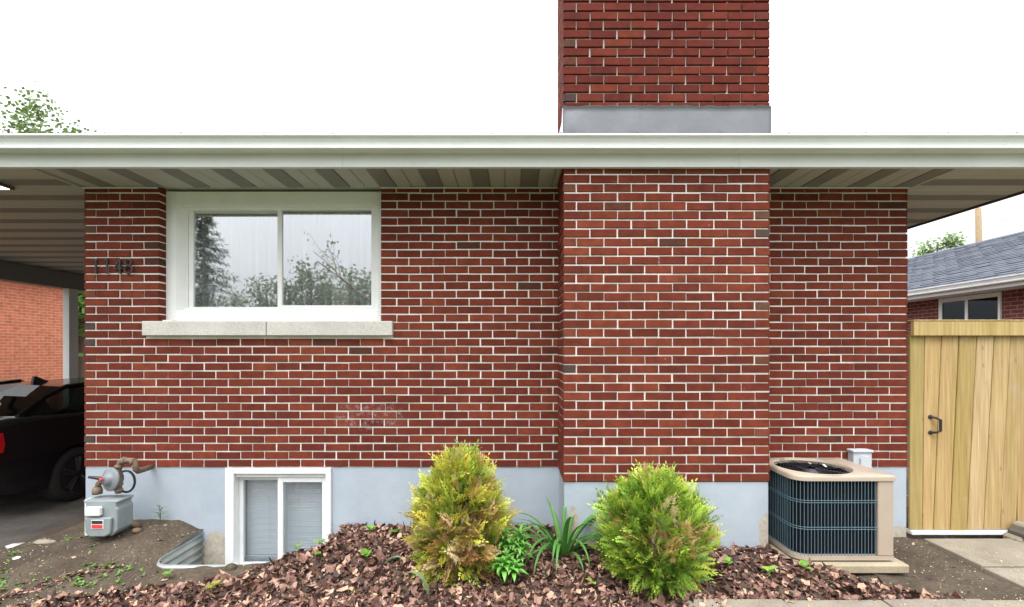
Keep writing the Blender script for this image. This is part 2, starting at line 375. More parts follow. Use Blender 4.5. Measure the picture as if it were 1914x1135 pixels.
def lines(lo, hi, step, far):
    n = int(round((hi-lo)/step)); a = [lo+(hi-lo)*i/n for i in range(n+1)]
    d = step; x = lo; pre = []
    while x > -far: d *= 1.5; x -= d; pre.append(x)
    d = step; x = hi; post = []
    while x < far: d *= 1.5; x += d; post.append(x)
    return pre[::-1]+a+post
gx = lines(-5.6, 4.6, .035, 600); gy = lines(-2.1, .35, .035, 600)
mb = MB(); idx = {}
for j, y in enumerate(gy):
    for i, x in enumerate(gx):
        near = 1 if (-6 < x < 5 and -2.4 < y < .6) else 0
        idx[i, j] = len(mb.v); mb.v.append((x, y, gz(x, y)+rough_(x, y)*near))
for j in range(len(gy)-1):
    for i in range(len(gx)-1):
        x, y = (gx[i]+gx[i+1])/2, (gy[j]+gy[j+1])/2
        if in_well(x, y) and y < .3: continue
        if XL+.1 < x < XR-.1 and .15 < y < 9.5: continue
        mb.f.append((idx[i, j], idx[i+1, j], idx[i+1, j+1], idx[i, j+1]))
ground = mb.build('ground', M['soil'], smooth=True); tag(ground, 'brown bare soil around the house', kind='structure')
# lawn and street on the photographer's side
mb = MB().box(-120, 120, -11, -2.75, -.3, .0)
tag(mb.build('lawn', M['grass']), 'mown lawn in front of the house', kind='structure')
tag(MB().box(-300, 300, -19, -11.02, -.4, -.05).build('street', M['street']), 'grey street beyond the lawn', kind='structure')
# driveway under the carport
mb = MB()
for i in range(12):
    pass
mb.box(-8.6, -4.35, .25, 9.0, -.5, -.262)
tag(mb.build('driveway', M['asph']), 'worn grey driveway under the carport', kind='structure')

# ------------------------------------------------------------------ the house
house = thing('brick_house', 'red brick bungalow with white eaves, carport and wide brick chimney', 'house')
CO = .0699; BH = .0582; ZB = .6
SOF = 3.022
pal = [tuple(v*k for v, k in zip(c, (1.22, 1.30, 1.10))) for c in ((.118, .023, .0155), (.125, .025, .017), (.135, .027, .018), (.11, .022, .0155), (.145, .030, .019), (.104, .022, .016), (.122, .026, .018), (.152, .034, .021))]
def brick_col(end=False):
    t = rnd.random()
    if end and t < .3: return rnd.choice([(.12, .06, .036), (.085, .055, .048), (.17, .05, .03), (.14, .052, .031)])
    if t < .02: return rnd.choice([(.085, .033, .022), (.2, .05, .03), (.105, .037, .022)])
    c = rnd.choice(pal); k = rnd.uniform(.92, 1.08); return tuple(x*k for x in c)
BD = .095
def brick_mesh_data(L, H, dp=BD, ch=.0032):
    c = ch
    v = [(c, 0, c), (L-c, 0, c), (L-c, 0, H-c), (c, 0, H-c), (0, c, 0), (L, c, 0), (L, c, H), (0, c, H), (0, dp, 0), (L, dp, 0), (L, dp, H), (0, dp, H)]
    f = [(0, 1, 2, 3)]+[(4+i, 4+(i+1) % 4, (i+1) % 4, i) for i in range(4)]+[(8+i, 8+(i+1) % 4, 4+(i+1) % 4, 4+i) for i in range(4)]
    return v, f
mesh_cache = {}
def lay(x0, x1, period, n_courses, z0, skip=lambda x0, x1, za, zb: [], start=0, ends=(True, True), ztop=9):
    """running bond: list of (x, z, length, height, is_end)"""
    out = []; J = .0098
    for k in range(n_courses):
        za = z0+k*CO; H = min(BH, ztop-za)
        if H < .012: continue
        x = x0; first = True; half = (k+start) % 2
        row = []
        while x < x1-.02:
            L = (period/2-J) if (first and half) else period-J
            jit = rnd.uniform(-.0035, .003)
            xe = min(x+L+jit, x1)
            if x1-xe < .035: xe = x1
            row.append((x, xe, first or xe >= x1-.001)); x = xe+J-jit+rnd.uniform(-.0015, .0015); first = False
        free = [(x0, x1)]
        for (p, q) in skip(x0, x1, za, za+H):
            nf = []
            for (f0, f1) in free:
                if q <= f0 or p >= f1: nf.append((f0, f1)); continue
                if p > f0: nf.append((f0, p))
                if q < f1: nf.append((q, f1))
            free = nf
        for (f0, f1) in free:
            cl_ = [[max(a, f0), min(b, f1), e] for (a, b, e) in row if b > f0+.004 and a < f1-.004]
            if not cl_: continue
            cl_[0][0] = f0; cl_[-1][1] = f1
            if len(cl_) > 1 and cl_[0][1]-cl_[0][0] < .05: cl_[1][0] = f0; cl_.pop(0)
            if len(cl_) > 1 and cl_[-1][1]-cl_[-1][0] < .05: cl_[-2][1] = f1; cl_.pop()
            for (a, b, e) in cl_: out.append((a, za, b-a, H, e))
    return out
def put_bricks(rows, parent, single, xf, nm='brickwork'):
    """rows in the wall's own plane; single = indices that become objects of their own; xf = 4x4 from wall plane to world"""
    mb = MB()
    for i, (x, z, L, H, e) in enumerate(rows):
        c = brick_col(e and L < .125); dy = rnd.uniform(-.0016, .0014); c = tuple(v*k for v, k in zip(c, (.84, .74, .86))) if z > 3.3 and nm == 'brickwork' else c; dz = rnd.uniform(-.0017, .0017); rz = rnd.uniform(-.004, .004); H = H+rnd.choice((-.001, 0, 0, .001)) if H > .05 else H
        T = xf @ Matrix.Translation((x, dy, z+dz)) @ Matrix.Rotation(rz, 4, 'Z') @ Matrix.Rotation(rnd.uniform(-.005, .005), 4, 'Y')
        if i in single:
            key = (round(L*500), round(H*1000))
            if key not in mesh_cache:
                v, f = brick_mesh_data(key[0]/500, key[1]/1000); me = bpy.data.meshes.new('brick'); me.from_pydata(v, [], f); me.materials.append(M['brick']); mesh_cache[key] = me
            o = link('brick', mesh_cache[key], parent); o.matrix_world = T; o.color = (*c, 1)
        else:
            v, f = brick_mesh_data(L, H); mb.add([T @ Vector(p) for p in v], f, c)
    if mb.v: tag(mb.build(nm, M['brickw'], parent), kind='stuff')
WIN = (WX(296), WX(712), 1.862)            # main window opening in the brick: left, right, bottom
SILL = (-3.185, -1.04, 1.735, 1.864)
def skip_front(a, b, za, zb):
    s = []; zm = (za+zb)/2
    if zm > WIN[2]: s.append((WIN[0], WIN[1]))
    elif zm > SILL[2]: s.append((SILL[0], SILL[1]))
    if zm < 9: s.append((CXL+.06, CXR-.06))      # hidden behind the chimney breast
    return s
BW = (WX(422), WX(620), -.34)              # basement window: left, right, bottom (top meets the brick)
mr = .0085
mb = MB()
mb.box(XL+mr, WIN[0]-.002, mr, .2, ZB-.004, 3.1); mb.box(WIN[1]+.002, XR-mr, mr, .2, ZB-.004, 3.1); mb.box(WIN[0]-.002, WIN[1]+.002, mr, .2, ZB-.004, WIN[2]-.03)
front = mb.build('front_wall', M['mortar'], house)
rows = lay(XL, XR, .2085, 35, ZB+.001, skip_front, 0, ztop=SOF+.02)
full = sorted([i for i, r_ in enumerate(rows) if r_[2] > .17], key=lambda i: abs(rows[i][0]+1.0)*.6+abs(rows[i][1]-1.75))[:300]
put_bricks(rows, front, set(full), Matrix.Identity(4))
# chimney: breast and stack on one shaft
CT = 5.15
mb = MB().box(CXL+mr, CXR-mr, CF+mr, .25, ZB-.004, 3.25)
mb.box(CXL+.018, CXR-.018, CF+.018, .25, 3.2505, CT-.01)
chim = mb.build('chimney', M['mortar'], house)
n_c = int((CT-ZB)/CO)
rows = [r_ for r_ in lay(CXL, CXR, .2121, n_c, ZB-.004, start=1)]
vis = [i for i, r_ in enumerate(rows) if not (2.99 < r_[1]+.03 < 3.5) and r_[1] < 4.33]
pick = sorted(vis, key=lambda i: (-(rows[i][2] > .15), rows[i][1]))[:300]
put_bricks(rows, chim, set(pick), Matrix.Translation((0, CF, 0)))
side = lay(0, -CF+.6, .2121, n_c, ZB-.004, start=0)
side_b = [(x+BD+.0098 if False else x, z, L, H, e) for (x, z, L, H, e) in side]
# left flank: local x runs backwards (towards the house), the face looks to -X
def flank(xs, sign):
    out = []
    for k in range(n_c):
        z = ZB-.004+k*CO; first = .2121-.0098 if k % 2 else .2121/2-.0098
        x = 0.0; L = first
        while x < -CF+.02:
            out.append((x, z, min(L, .46-x+.02), BH, x == 0)); x += L+.0098; L = .2121-.0098
    return out
Lf = Matrix.Translation((CXL, 0, 0)) @ Matrix.Rotation(R(-90), 4, 'Z') @ Matrix.Translation((0, 0, 0))
# rotate -90 about Z: local x -> -Y, local y -> +X ; start at the wall and come forward
fl = [(-(x+L)-CF, z, L, H, e) for (x, z, L, H, e) in flank(0, 1)]
fl = [r_ for r_ in fl if r_[0] > -.03 or r_[0]+r_[2] > .03]
fl = [(x, z, min(L, -CF-BD-.0098*1-x) if x+L > -CF-.01 else L, H, e) for (x, z, L, H, e) in fl]
fl = [r_ for r_ in fl if r_[2] > .02]
put_bricks(fl, chim, set(), Lf, 'flank_brickwork')
Rf = Matrix.Translation((CXR, 0, 0)) @ Matrix.Rotation(R(90), 4, 'Z')
fr = [(-(x+L), z, L, H, e) for (x, z, L, H, e) in fl]
put_bricks(fr, chim, set(), Rf, 'flank_brickwork')
MB().box(CXL-.05, CXR+.05, CF-.05, .3, CT-.008, CT+.09, .01).build('cap', M['stone'], chim)
# sheet metal round the stack where it leaves the roof
FT = WZ(198, D/1.122)
mb = MB(); n = 46; y = CF-.006
for i in range(n+1):
    x = lerp(CXL-.002, CXR+.003, i/n); b = .006*math.sin(i*1.9)*math.sin(i*.37+1)+(.008 if 27 < i < 41 and i % 5 < 2 else 0)+.012*math.exp(-((i-2.5)/1.2)**2)
    dent = .007*math.exp(-((i-2.5)/2.0)**2)+.002*math.sin(i*.5)
    mb.v += [(x, y-.003, 3.05), (x, y-.002-dent*.4, 3.3), (x, y-.003-dent, 3.44), (x, y-.001, FT-.012-b), (x, y-.010, FT-.006-b), (x, y+.004, FT-b)]
for i in range(n):
    for j in range(5): a = i*6+j; mb.f.append((a, a+6, a+7, a+1))
fo = mb.build('flashing', M['flash'], chim, True)
sm = fo.modifiers.new('thick', 'SOLIDIFY'); sm.thickness = .0015
MB().add([(CXL-.008, CF-.004, 3.05), (CXL-.008, CF-.004, FT-.02), (CXL-.008, CF+.06, FT-.1), (CXL-.008, .2, 3.42), (CXL-.008, .2, 3.05),
          (CXL-.004, CF-.004, 3.05), (CXL-.004, CF-.004, FT-.02), (CXL-.004, CF+.06, FT-.1), (CXL-.004, .2, 3.42), (CXL-.004, .2, 3.05)],
         [(4, 3, 2, 1, 0), (5, 6, 7, 8, 9), (0, 1, 6, 5), (1, 2, 7, 6), (2, 3, 8, 7), (3, 4, 9, 8)]).build('side_flashing', M['alum'], chim)
MB().box(CXR+.004, CXR+.010, CF-.004, .2, 3.05, FT-.01).build('side_flashing', M['flash'], chim)
# foundation
FY = .010
mb = MB(); mb.box(XL+.006, BW[0], FY, .3, -1.2, ZB-.006); mb.box(BW[1], XR-.006, FY, .3, -1.2, ZB-.006); mb.box(BW[0], BW[1], FY, .3, -1.2, BW[2])
mb.box(CXL+.008, CXR-.008, CF+.010, FY, -1.2, ZB-.010)
mb.build('foundation', M['paint'], house)
# other walls (seen only from beside)
MB().box(XL+.012, XL+.2, .21, 9, -1.2, 3.1).build('side_wall', M['rbrick'], house)
MB().box(XR-.2, XR-.012, .21, 9, -1.2, 3.1).build('side_wall', M['rbrick'], house)
MB().box(XL+.012, XR-.012, 9.002, 9.2, -1.2, 3.1).build('back_wall', M['rbrickx'], house)
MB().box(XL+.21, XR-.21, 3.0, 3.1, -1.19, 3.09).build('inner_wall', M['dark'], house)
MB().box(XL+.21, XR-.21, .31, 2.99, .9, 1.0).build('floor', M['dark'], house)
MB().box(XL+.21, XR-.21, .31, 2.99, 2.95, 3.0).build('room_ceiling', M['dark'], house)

# ---- eaves: soffit, fascia, gutter, roof
FAS = -.475; EL, ER = -8.35, 4.52; EB = 9.5
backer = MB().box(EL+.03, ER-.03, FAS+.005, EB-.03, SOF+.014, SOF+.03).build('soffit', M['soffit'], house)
def strip_mesh(L, w, kind):
    m_ = MB(); g = .006
    if kind == 'v': m_.prism([(0, 0), (.005, -.006), (w-.005, -.006), (w, 0), (w, .012), (0, .012)], 'y', 0, L)
    else: m_.prism([(.002, .004), (.008, -.002), (w-.008, -.002), (w-.002, .004), (w-.002, .012), (.002, .012)], 'y', 0, L)
    return m_.mesh('soffit_panel', M['vent' if kind == 'v' else 'soffit'])
SP = .4029; VW = .14; PW_ = (SP-VW)/2
m_v = strip_mesh(-FAS-.002, VW, 'v'); m_p = strip_mesh(-FAS-.002, PW_, 'p')
x = -2.76-3*SP
while x < XR:
    for (w, me) in ((VW, m_v), (PW_, m_p), (PW_, m_p)):
        if x > XL-.01 and x+w < XR+.04 and not (x+w > CXL-.0 and x < CXR):
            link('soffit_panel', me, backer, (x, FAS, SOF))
        elif x > XL-.01 and x+w < XR+.04 and (x < CXL < x+w): 
            ww = CXL-x-.003
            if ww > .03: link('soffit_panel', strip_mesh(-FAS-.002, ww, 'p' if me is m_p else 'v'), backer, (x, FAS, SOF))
        elif x < CXR < x+w and x+w < XR:
            ww = x+w-CXR-.003
            if ww > .03: link('soffit_panel', strip_mesh(-FAS-.002, ww, 'p' if me is m_p else 'v'), backer, (CXR+.003, FAS, SOF))
        x += w
def cross_strips(xa, xb, ya, yb):
    L = xb-xa; a = strip_mesh(L, VW, 'v'); b = strip_mesh(L, PW_, 'p'); y = ya; i = 0
    while y < yb-.02:
        w, me = ((PW_, b), (PW_, b), (VW, a))[i % 3]
        o = link('soffit_panel', me, backer, (xa, y+w, SOF)); o.rotation_euler.z = R(-90); y += w; i += 1
cross_strips(XR+.03, ER-.02, FAS+.02, 5.9); cross_strips(EL+.2, XL-.03, FAS+.02, 5.9)
for xx in (XL-.029, XR+.001):
    MB().box(xx, xx+.028, FAS+.004, 6, SOF-.012, SOF+.011).build('corner_trim', M['soffit'], house)
MB().box(XL+.0, WIN[0]-.003, -.022, -.004, SOF-.016, SOF-.008).build('wall_trim', M['alum'], house)
MB().box(WIN[1]+.003, CXL-.003, -.022, -.004, SOF-.016, SOF-.008).build('wall_trim', M['alum'], house)
MB().box(CXR+.003, XR, -.022, -.004, SOF-.016, SOF-.008).build('wall_trim', M['alum'], house)
FB = WZ(312, D+FAS-.02)
fp = [(FAS-.018, FB), (FAS+.02, FB), (FAS+.02, FB+.006), (FAS, FB+.007), (FAS, 3.2), (FAS-.018, 3.2)]
cuts = [EL, WX(640, D-.49), WX(1381, D-.49), ER]
for a, b in zip(cuts, cuts[1:]): MB().prism(fp, 'x', a+.001, b-.001).build('fascia', M['alum'], house)
for xx in (EL-.02, ER):
    MB().box(xx, xx+.02, FAS+.022, EB, FB-.004, 3.2).build('fascia', M['trim'] if xx > 0 else M['alum'], house)
gp = [(-.496, 3.205), (-.500, 3.205), (-.500, 3.106), (-.588, 3.104), (-.597, 3.110), (-.597, 3.121), (-.589, 3.128), (-.588, 3.134), (-.591, 3.152), (-.602, 3.176), (-.617, 3.187), (-.623, 3.192), (-.623, 3.206),
      (-.613, 3.206), (-.613, 3.198), (-.598, 3.18), (-.584, 3.15), (-.584, 3.112), (-.496, 3.112)]
gut = MB().prism(gp, 'x', EL-.02, ER+.03).build('gutter', M['alum'], house)
x = EL+.3; k = 0
while x < ER:
    MB().box(x-.007, x+.007, -.6245, -.497, 3.2065, 3.212).build('hanger', M['trim'], gut); x += .56+.06*math.sin(k*2.1); k += 1
RZ = 3.212; ridge = RZ+.25*4.9; ry = 4.4
mb = MB()
v = [(EL-.03, -.52, RZ), (ER+.03, -.52, RZ), (ER+.03, EB, RZ), (EL-.03, EB, RZ), (EL+4.9, ry, ridge), (ER-4.9, ry, ridge)]
mb.add(v, [(0, 1, 5, 4), (1, 2, 5), (2, 3, 4, 5), (3, 0, 4), (3, 2, 1, 0)])
roof = mb.build('roof', M['roof'], house)
MB().box(CXR+.012, CXR+.14, -.565, -.3, 3.2135, 3.219).build('shingle', M['roof'], roof)
MB().box(-1.03, -.99, -.60, -.5, 3.2135, 3.219).build('shingle', M['roof'], roof)
# ---- carport beam and post
BX = -7.93
MB().box(BX-.2, BX, -.4, 9.0, 2.72, SOF-.012).build('carport_beam', M['grey'], house)
pd = 7.93*900/(960-128)
post = MB().box(-7.985, -7.87, 4.36, 4.54, -.3, 2.718, .004).build('carport_post', M['alum'], house)
cl = MB().box(-4.6, -4.30, -.27, -.01, SOF-.03, SOF-.007, .004).build('ceiling_light', M['trim'], house)
MB().box(-4.58, -4.325, -.245, -.035, SOF-.034, SOF-.0305).build('diffuser', M['lamp'], cl)

# ---- main window
win = link('window', None, house)
wy = .09
a, b_, zb, zt = WIN[0]+.002, WIN[1]-.002, WIN[2], SOF-.008
cw = .085
JX = WX(352, D+.17)
mb = MB(); mb.prism([(a, wy), (a+cw, wy), (JX, .166), (JX, .2), (a, .2)], 'z', zb, zt); mb.box(b_-.05, b_, wy, .2, zb, zt, .003); mb.box(a+cw+.0005, b_-.0505, wy+.001, .2, zt-.13, zt, .003); mb.box(a+cw+.0005, b_-.0505, wy+.001, .3, zb, zb+.1, .003)
mb.build('casing', M['white'], win)
mb = MB(); fx0, fx1, fz0, fz1 = a+cw, b_-.05, zb+.101, zt-.131
mb.box(JX-.02, JX-.001, .201, .30, fz0, fz1); mb.box(fx1-.06, fx1-.001, .12, .30, fz0, fz1); mb.box(JX-.0005, fx1-.0605, .121, .30, fz1-.02, fz1); mb.box(JX-.0005, fx1-.0605, .121, .30, fz0, fz0+.02)
mb.build('frame', M['white'], win)
gy_ = .285
def sash(x0, x1, z0, z1, y, w, parent, gm, wl_=None):
    wl_ = wl_ or w
    m_ = MB(); m_.box(x0, x0+wl_, y, y+.035, z0, z1, .003); m_.box(x1-w, x1, y, y+.035, z0, z1, .003)
    m_.box(x0+wl_-.002, x1-w+.002, y+.0015, y+.0335, z0, z0+w, .003); m_.box(x0+wl_-.002, x1-w+.002, y+.0015, y+.0335, z1-w, z1, .003)
    s = m_.build('sash', M['white'], parent)
    MB().box(x0+wl_-.004, x1-w+.004, y+.015, y+.019, z0+w-.004, z1-w+.004).build('pane', gm, parent)
    return s
d1 = D+.17
xm = WX(523, D+.15)
sash(JX+.001, xm+.03, WZ(580, d1)-.012, WZ(380, d1), .172, .042, win, M['glass'])
sash(WX(518, D+.13), WX(702, D+.13), WZ(579, D+.13), WZ(379, D+.13), .134, .04, win, M['glass'])
MB().box(JX+.03, fx1-.061, .122, .133, fz0+.0205, fz0+.03).build('track', M['white'], win)
# sheer curtains
mb = MB(); n = 420; x0, x1 = fx0-.05, fx1+.1; zc0, zc1 = zb+.0, zt+.0
for i in range(n+1):
    t = i/n; x = lerp(x0, x1, t); ph = 2*math.pi*(t*27+.35*math.sin(t*21)+.25*math.sin(t*47))
    for (z, am) in ((zc0, 1.2), (lerp(zc0, zc1, .5), 1.0), (zc1, .7)): mb.v.append((x+.006*math.sin(ph*.5), .265+.036*am*math.sin(ph)+.008*math.sin(ph*2.3), z))
for i in range(n):
    for j in range(2): q = i*3+j; mb.f.append((q, q+3, q+4, q+1))
mb.build('curtain', M['curtain'], win, True)
MB().box(x0-.1, x1+.1, .62, .64, zb-.1, zt-.03).build('dark_room_panel', M['dark'], win)  # added dark sheet behind the curtain, standing in for the dim room
for (s0, s1) in ((SILL[0], WX(498, D-.04)-.003), (WX(498, D-.04)+.003, SILL[1])):
    MB().box(s0, s1, -.045, .2, SILL[2], SILL[3]-.004, .005).build('sill_stone', M['stone'], win)
MB().box(SILL[0]+.16, SILL[0]+.24, -.02, .07, SILL[3]-.003, SILL[3]+.006, .002).build('sealant', M['white'], win)
# ---- basement window
bw = link('basement_window', None, house)
x0, x1, z0, z1 = BW[0]+.002, BW[1]-.002, BW[2]+.001, ZB-.008
mb = MB(); t = .045; mb.box(x0, x0+t+.03, -.018, .12, z0, z1, .004); mb.box(x1-t, x1, -.018, .12, z0, z1, .004); mb.box(x0+t+.031, x1-t-.001, -.016, .12, z1-.05, z1, .004); mb.box(x0+t+.031, x1-t-.001, -.016, .12, z0, z0+.045, .004)
mb.build('casing', M['white'], bw)
mb = MB(); mb.box(x0+t+.031, x1-t-.001, .012, .12, z1-.085, z1-.051, .003); mb.build('head', M['white'], bw)
xm = WX(525, D+.03)
sash(x0+t+.032, xm+.026, z0+.047, z1-.087, .062, .035, bw, M['bglass'])
sash(xm-.026, x1-t-.002, z0+.046, z1-.087, .024, .045, bw, M['bglass'])
MB().box(xm-.004, xm+.006, .016, .0235, .02, .05, .002).build('latch', M['white'], bw)
mb = MB(); mb.box(x0, x0+.09, .121, .195, z0, z1); mb.box(x1-.05, x1, .121, .195, z0, z1); mb.box(x0+.0905, x1-.0505, .121, .195, z0, z0+.10); mb.build('inner_jamb', M['inner'], bw)
MB().box(x0, x1, .20, .22, z0, z1).build('backing', M['blind'], bw)  # white sheet added behind the slats to keep the panes bright
sm_ = MB().add([(x0+.095, .150, 0), (x1-.055, .150, 0), (x1-.055, .166, .023), (x0+.095, .166, .023), (x0+.095, .151, -.0012), (x1-.055, .151, -.0012), (x1-.055, .1672, .0218), (x0+.095, .1672, .0218)],
               [(0, 1, 2, 3), (7, 6, 5, 4), (0, 4, 5, 1), (2, 6, 7, 3)]).mesh('slat', M['blind'])
z = z0+.125
while z < z1-.09: link('slat', sm_, bw, (0, 0, z)); z += .0245
MB().box(x0+.093, x1-.053,   .145, .17, z0+.102, z0+.118).build('bottom_rail', M['blind'], bw)
for xx in (lerp(x0, x1, .33), lerp(x0, x1, .62)): MB().tube([(xx, .142, z0+.1), (xx, .142, z1-.09)], .0016, 5).build('cord', M['blind'], bw)
# ---- house number
hn = link('house_number', None, house)
def digit(paths, cx):
    m_ = MB(); s = .122
    for p in paths: m_.tube([(cx+q[0]*s, -.017, 2.272+q[1]*s) for q in p], .0082, 8)
    m_.tube([(cx+paths[0][0][0]*s, -.017, 2.272+paths[0][0][1]*s), (cx+paths[0][0][0]*s, .0, 2.272+paths[0][0][1]*s)], .004, 6)
    o = m_.build('digit', M['numb'], hn); sharpen(o, 60)
def arc(cx, cy, rx, ry, a0, a1, n=14): return [(cx+rx*math.cos(R(lerp(a0, a1, i/n))), cy+ry*math.sin(R(lerp(a0, a1, i/n)))) for i in range(n+1)]
one = [[(.06, 0), (.06, 1)], [(.06, 1), (-.13, .86)]]
digit(one, WX(181)); digit(one, WX(201.7))
digit([[(.14, 0), (.14, 1)], [(.14, 1), (-.24, .33)], [(-.24, .33), (.30, .33)]], WX(223.5))
digit([arc(0, .26, .27, .26, 90, 450, 20), arc(0, .76, .21, .23, -90, 270, 18)], WX(243))
# ------------------------------------------------------------------ window well
x0, x1, yf = WELL; r = .15; ztop = .02
path = [(x0, 0.005)]+[(x0, lerp(0, yf+r, t)) for t in (.3, .6, .9)]+[(x0+r-r*math.cos(R(a)), yf+r-r*math.sin(R(a))) for a in range(0, 91, 15)]
path += [(lerp(x0+r, x1-r, t), yf) for t in (.25, .5, .75)]+[(x1-r+r*math.sin(R(a)), yf+r-r*math.cos(R(a))) for a in range(0, 91, 15)]+[(x1, lerp(yf+r, 0, t)) for t in (.4, .7, .99)]
well = thing('window_well', 'corrugated galvanised window well sunk in the soil below the basement window', 'window well', (0, 0, 0))
mb = MB(); prof = []; nn = 80
for i in range(nn+1):
    z = ztop-.85*i/nn; prof.append((.011*math.sin(2*math.pi*i/6.0), z))
def offs(k):
    a = Vector(path[max(k-1, 0)]); b = Vector(path[min(k+1, len(path)-1)]); t = (b-a).normalized(); return Vector((t.y, -t.x))
for k, p in enumerate(path):
    o = offs(k)
    for (dx, z) in prof: mb.v.append((p[0]+o.x*dx, p[1]+o.y*dx, z+gz(p[0], p[1])*.0))
K = len(prof)
for k in range(len(path)-1):
    for i in range(K-1): q = k*K+i; mb.f.append((q, q+K, q+K+1, q+1))
wo_ = mb.build('corrugated_wall', M['galv'], well, True); sm = wo_.modifiers.new('thick', 'SOLIDIFY'); sm.thickness = .003
MB().tube([(p[0], p[1], ztop+.003) for p in path], .005, 8).build('rim', M['galv'], well, True)
tag(MB().box(x0-.1, x1+.1, yf-.1, .0, -.86, -.8).build('gravel_bed', M['soil']), 'dark soil at the bottom of the window well', kind='structure')

# ------------------------------------------------------------------ paving
path_ = tag(MB().box(3.44, 4.5, -1.05, -.06, -.12, -.06).build('path', M['soil']), 'concrete slab path leading to the wooden gate', kind='structure')
for (ya, yb, tz) in ((-.605, -.10, .022), (-1.06, -.615, .012)):
    o = MB().box(3.465, 4.28, ya, yb, -.08, .0, .006).build('slab', M['conc'], path_); o.location.z = tz; o.rotation_euler.x = R(.5)
walk = tag(MB().box(-8, 8, -2.745, -1.09, -.2, -.055).build('sidewalk', M['soil']), 'row of concrete slabs along the planting bed', kind='structure')
xs = WX(1461, 3.09); k = -8
for k in range(-14, 8):
    xa = xs+.635*k
    if xa < -8 or xa > 7.3: continue
    for row in range(2):
        o = MB().box(.004, .631, -.60, 0, -.1, 0, .007).build('slab', M['rib' if k % 3 == 1 else 'conc'], walk); o.location = (xa+.3*row, -1.085-.606*row, .012+rnd.uniform(-.004, .006)-.0*row); o.rotation_euler = (rnd.uniform(-.006, .006), rnd.uniform(-.006, .006), 0)
        if xa < .9: o.location.z -= .06+.03*(xa < -1)

# ------------------------------------------------------------------ gas meter
gm = thing('gas_meter', 'grey gas meter with rusty pipes at the house corner by the driveway', 'gas meter', (0, 0, 0))
dm = D-.27
def gp_(px, py, dd=0): return P(px, py, dm+dd)
a = gp_(165, 990); b = gp_(238, 926)
mb = MB(); c0 = gp_(204, 960); hw = .128
body = [(-.095, -.155), (.085, -.155), (.125, -.11), (.13, .06), (.115, .075), (.115, .105), (.135, .11), (.135, .128), (-.145, .128), (-.145, .11), (-.125, .105), (-.125, .075), (-.14, .06), (-.13, -.11)]
mb.prism([(c0.x+p, c0.z+q) for p, q in body], 'y', c0.y-.075, c0.y+.09)
o = mb.build('case', M['meter'], gm); bv = o.modifiers.new('bevel', 'BEVEL'); bv.width = .012; bv.segments = 2; bv.limit_method = 'ANGLE'
mb = MB().prism([(c0.x+p, c0.z+q) for p, q in ((-.11, .0), (.10, .0), (.09, -.13), (.05, -.15), (-.07, -.15), (-.105, -.12))], 'y', c0.y-.105, c0.y-.076)
o = mb.build('front_cover', M['meter'], gm); bv = o.modifiers.new('bevel', 'BEVEL'); bv.width = .010; bv.segments = 2
MB().box(c0.x-.10, c0.x+.02, c0.y-.118, c0.y-.079, c0.z+.015, c0.z+.085, .008).build('index_window', M['sticker'], gm)
st = MB().box(c0.x-.05, c0.x+.045, c0.y-.109, c0.y-.1055, c0.z-.085, c0.z-.015).build('sticker', M['sticker'], gm)
MB().box(c0.x-.045, c0.x+.04, c0.y-.1105, c0.y-.1095, c0.z-.046, c0.z-.020).build('sticker_band', M['numb'], st)
MB().box(c0.x-.045, c0.x+.04, c0.y-.1105, c0.y-.1095, c0.z-.081, c0.z-.052).build('sticker_band', M['red'], st)
MB().box(c0.x-.175, c0.x-.146, c0.y-.03, c0.y+.03, c0.z-.17, c0.z+.12, .004).build('bracket', M['sticker'], gm)
zt_ = c0.z+.12
p1 = gp_(222, 922); p2 = gp_(222, 862); p3 = gp_(252, 862); p4 = gp_(254, 880); p5 = gp_(276, 874, .12)
riser = [p1, gp_(222, 900), gp_(222, 872), gp_(225, 864), gp_(231, 861), gp_(244, 861), gp_(250, 863), gp_(253, 869), gp_(254, 878), gp_(258, 881, .03), gp_(268, 878, .10), gp_(283, 873, .26)]
o = MB().tube(riser, .022, 10).build('outlet_pipe', M['rust'], gm, True)
for q in ((222, 916), (222, 905), (222, 872), (232, 861), (249, 863)):
    pp = gp_(*q); MB().lathe([(.024, -.014), (.030, -.010), (.030, .010), (.024, .014)], pp, (0, 0, 1) if q[0] == 222 else (1, 0, 0), 14).build('pipe_collar', M['rust'], gm, True)
inlet = [gp_(182, 922), gp_(182, 912), gp_(184, 905), gp_(190, 898, -.02)]
MB().tube(inlet, .02, 10).build('inlet_pipe', M['rust'], gm, True)
MB().lathe([(.022, -.03), (.034, -.028), (.036, .0), (.028, .03)], gp_(182, 917), (0, 0, 1), 12).build('union_nut', M['rust'], gm, True)
rc = gp_(207, 896, -.02)
MB().lathe([(.03, -.075), (.05, -.068), (.055, -.02), (.088, -.010), (.094, -.006), (.094, .006), (.088, .010), (.062, .018), (.045, .022), (.042, .042), (.02, .047)], rc, (-.3, -.95, .1), 28).build('regulator', M['bulb'], gm, True)
MB().lathe([(.012, 0), (.016, .004), (.016, .012), (.010, .018)], rc+Vector((-.025, -.052, .012)), (-.3, -.95, .1), 12).build('regulator_cap', M['red'], gm, True)
MB().tube([rc+Vector((-.04, .0, .0)), rc+Vector((-.10, -.01, .012)), rc+Vector((-.16, -.02, .022))], [.018, .014, .01], 8).build('shutoff_valve', M['black'], gm, True)
ring = [gp_(236+16*math.cos(R(a_)), 900+20*math.sin(R(a_)), .08) for a_ in range(-150, 160, 15)]
MB().tube(ring, .009, 8).build('vent_hose', M['black'], gm, True)
MB().tube([gp_(236, 975, .1), gp_(246, 978, .1), gp_(262, 984, .14)], [.035, .03, .02], 8).build('ground_clamp', M['rust'], gm, True)

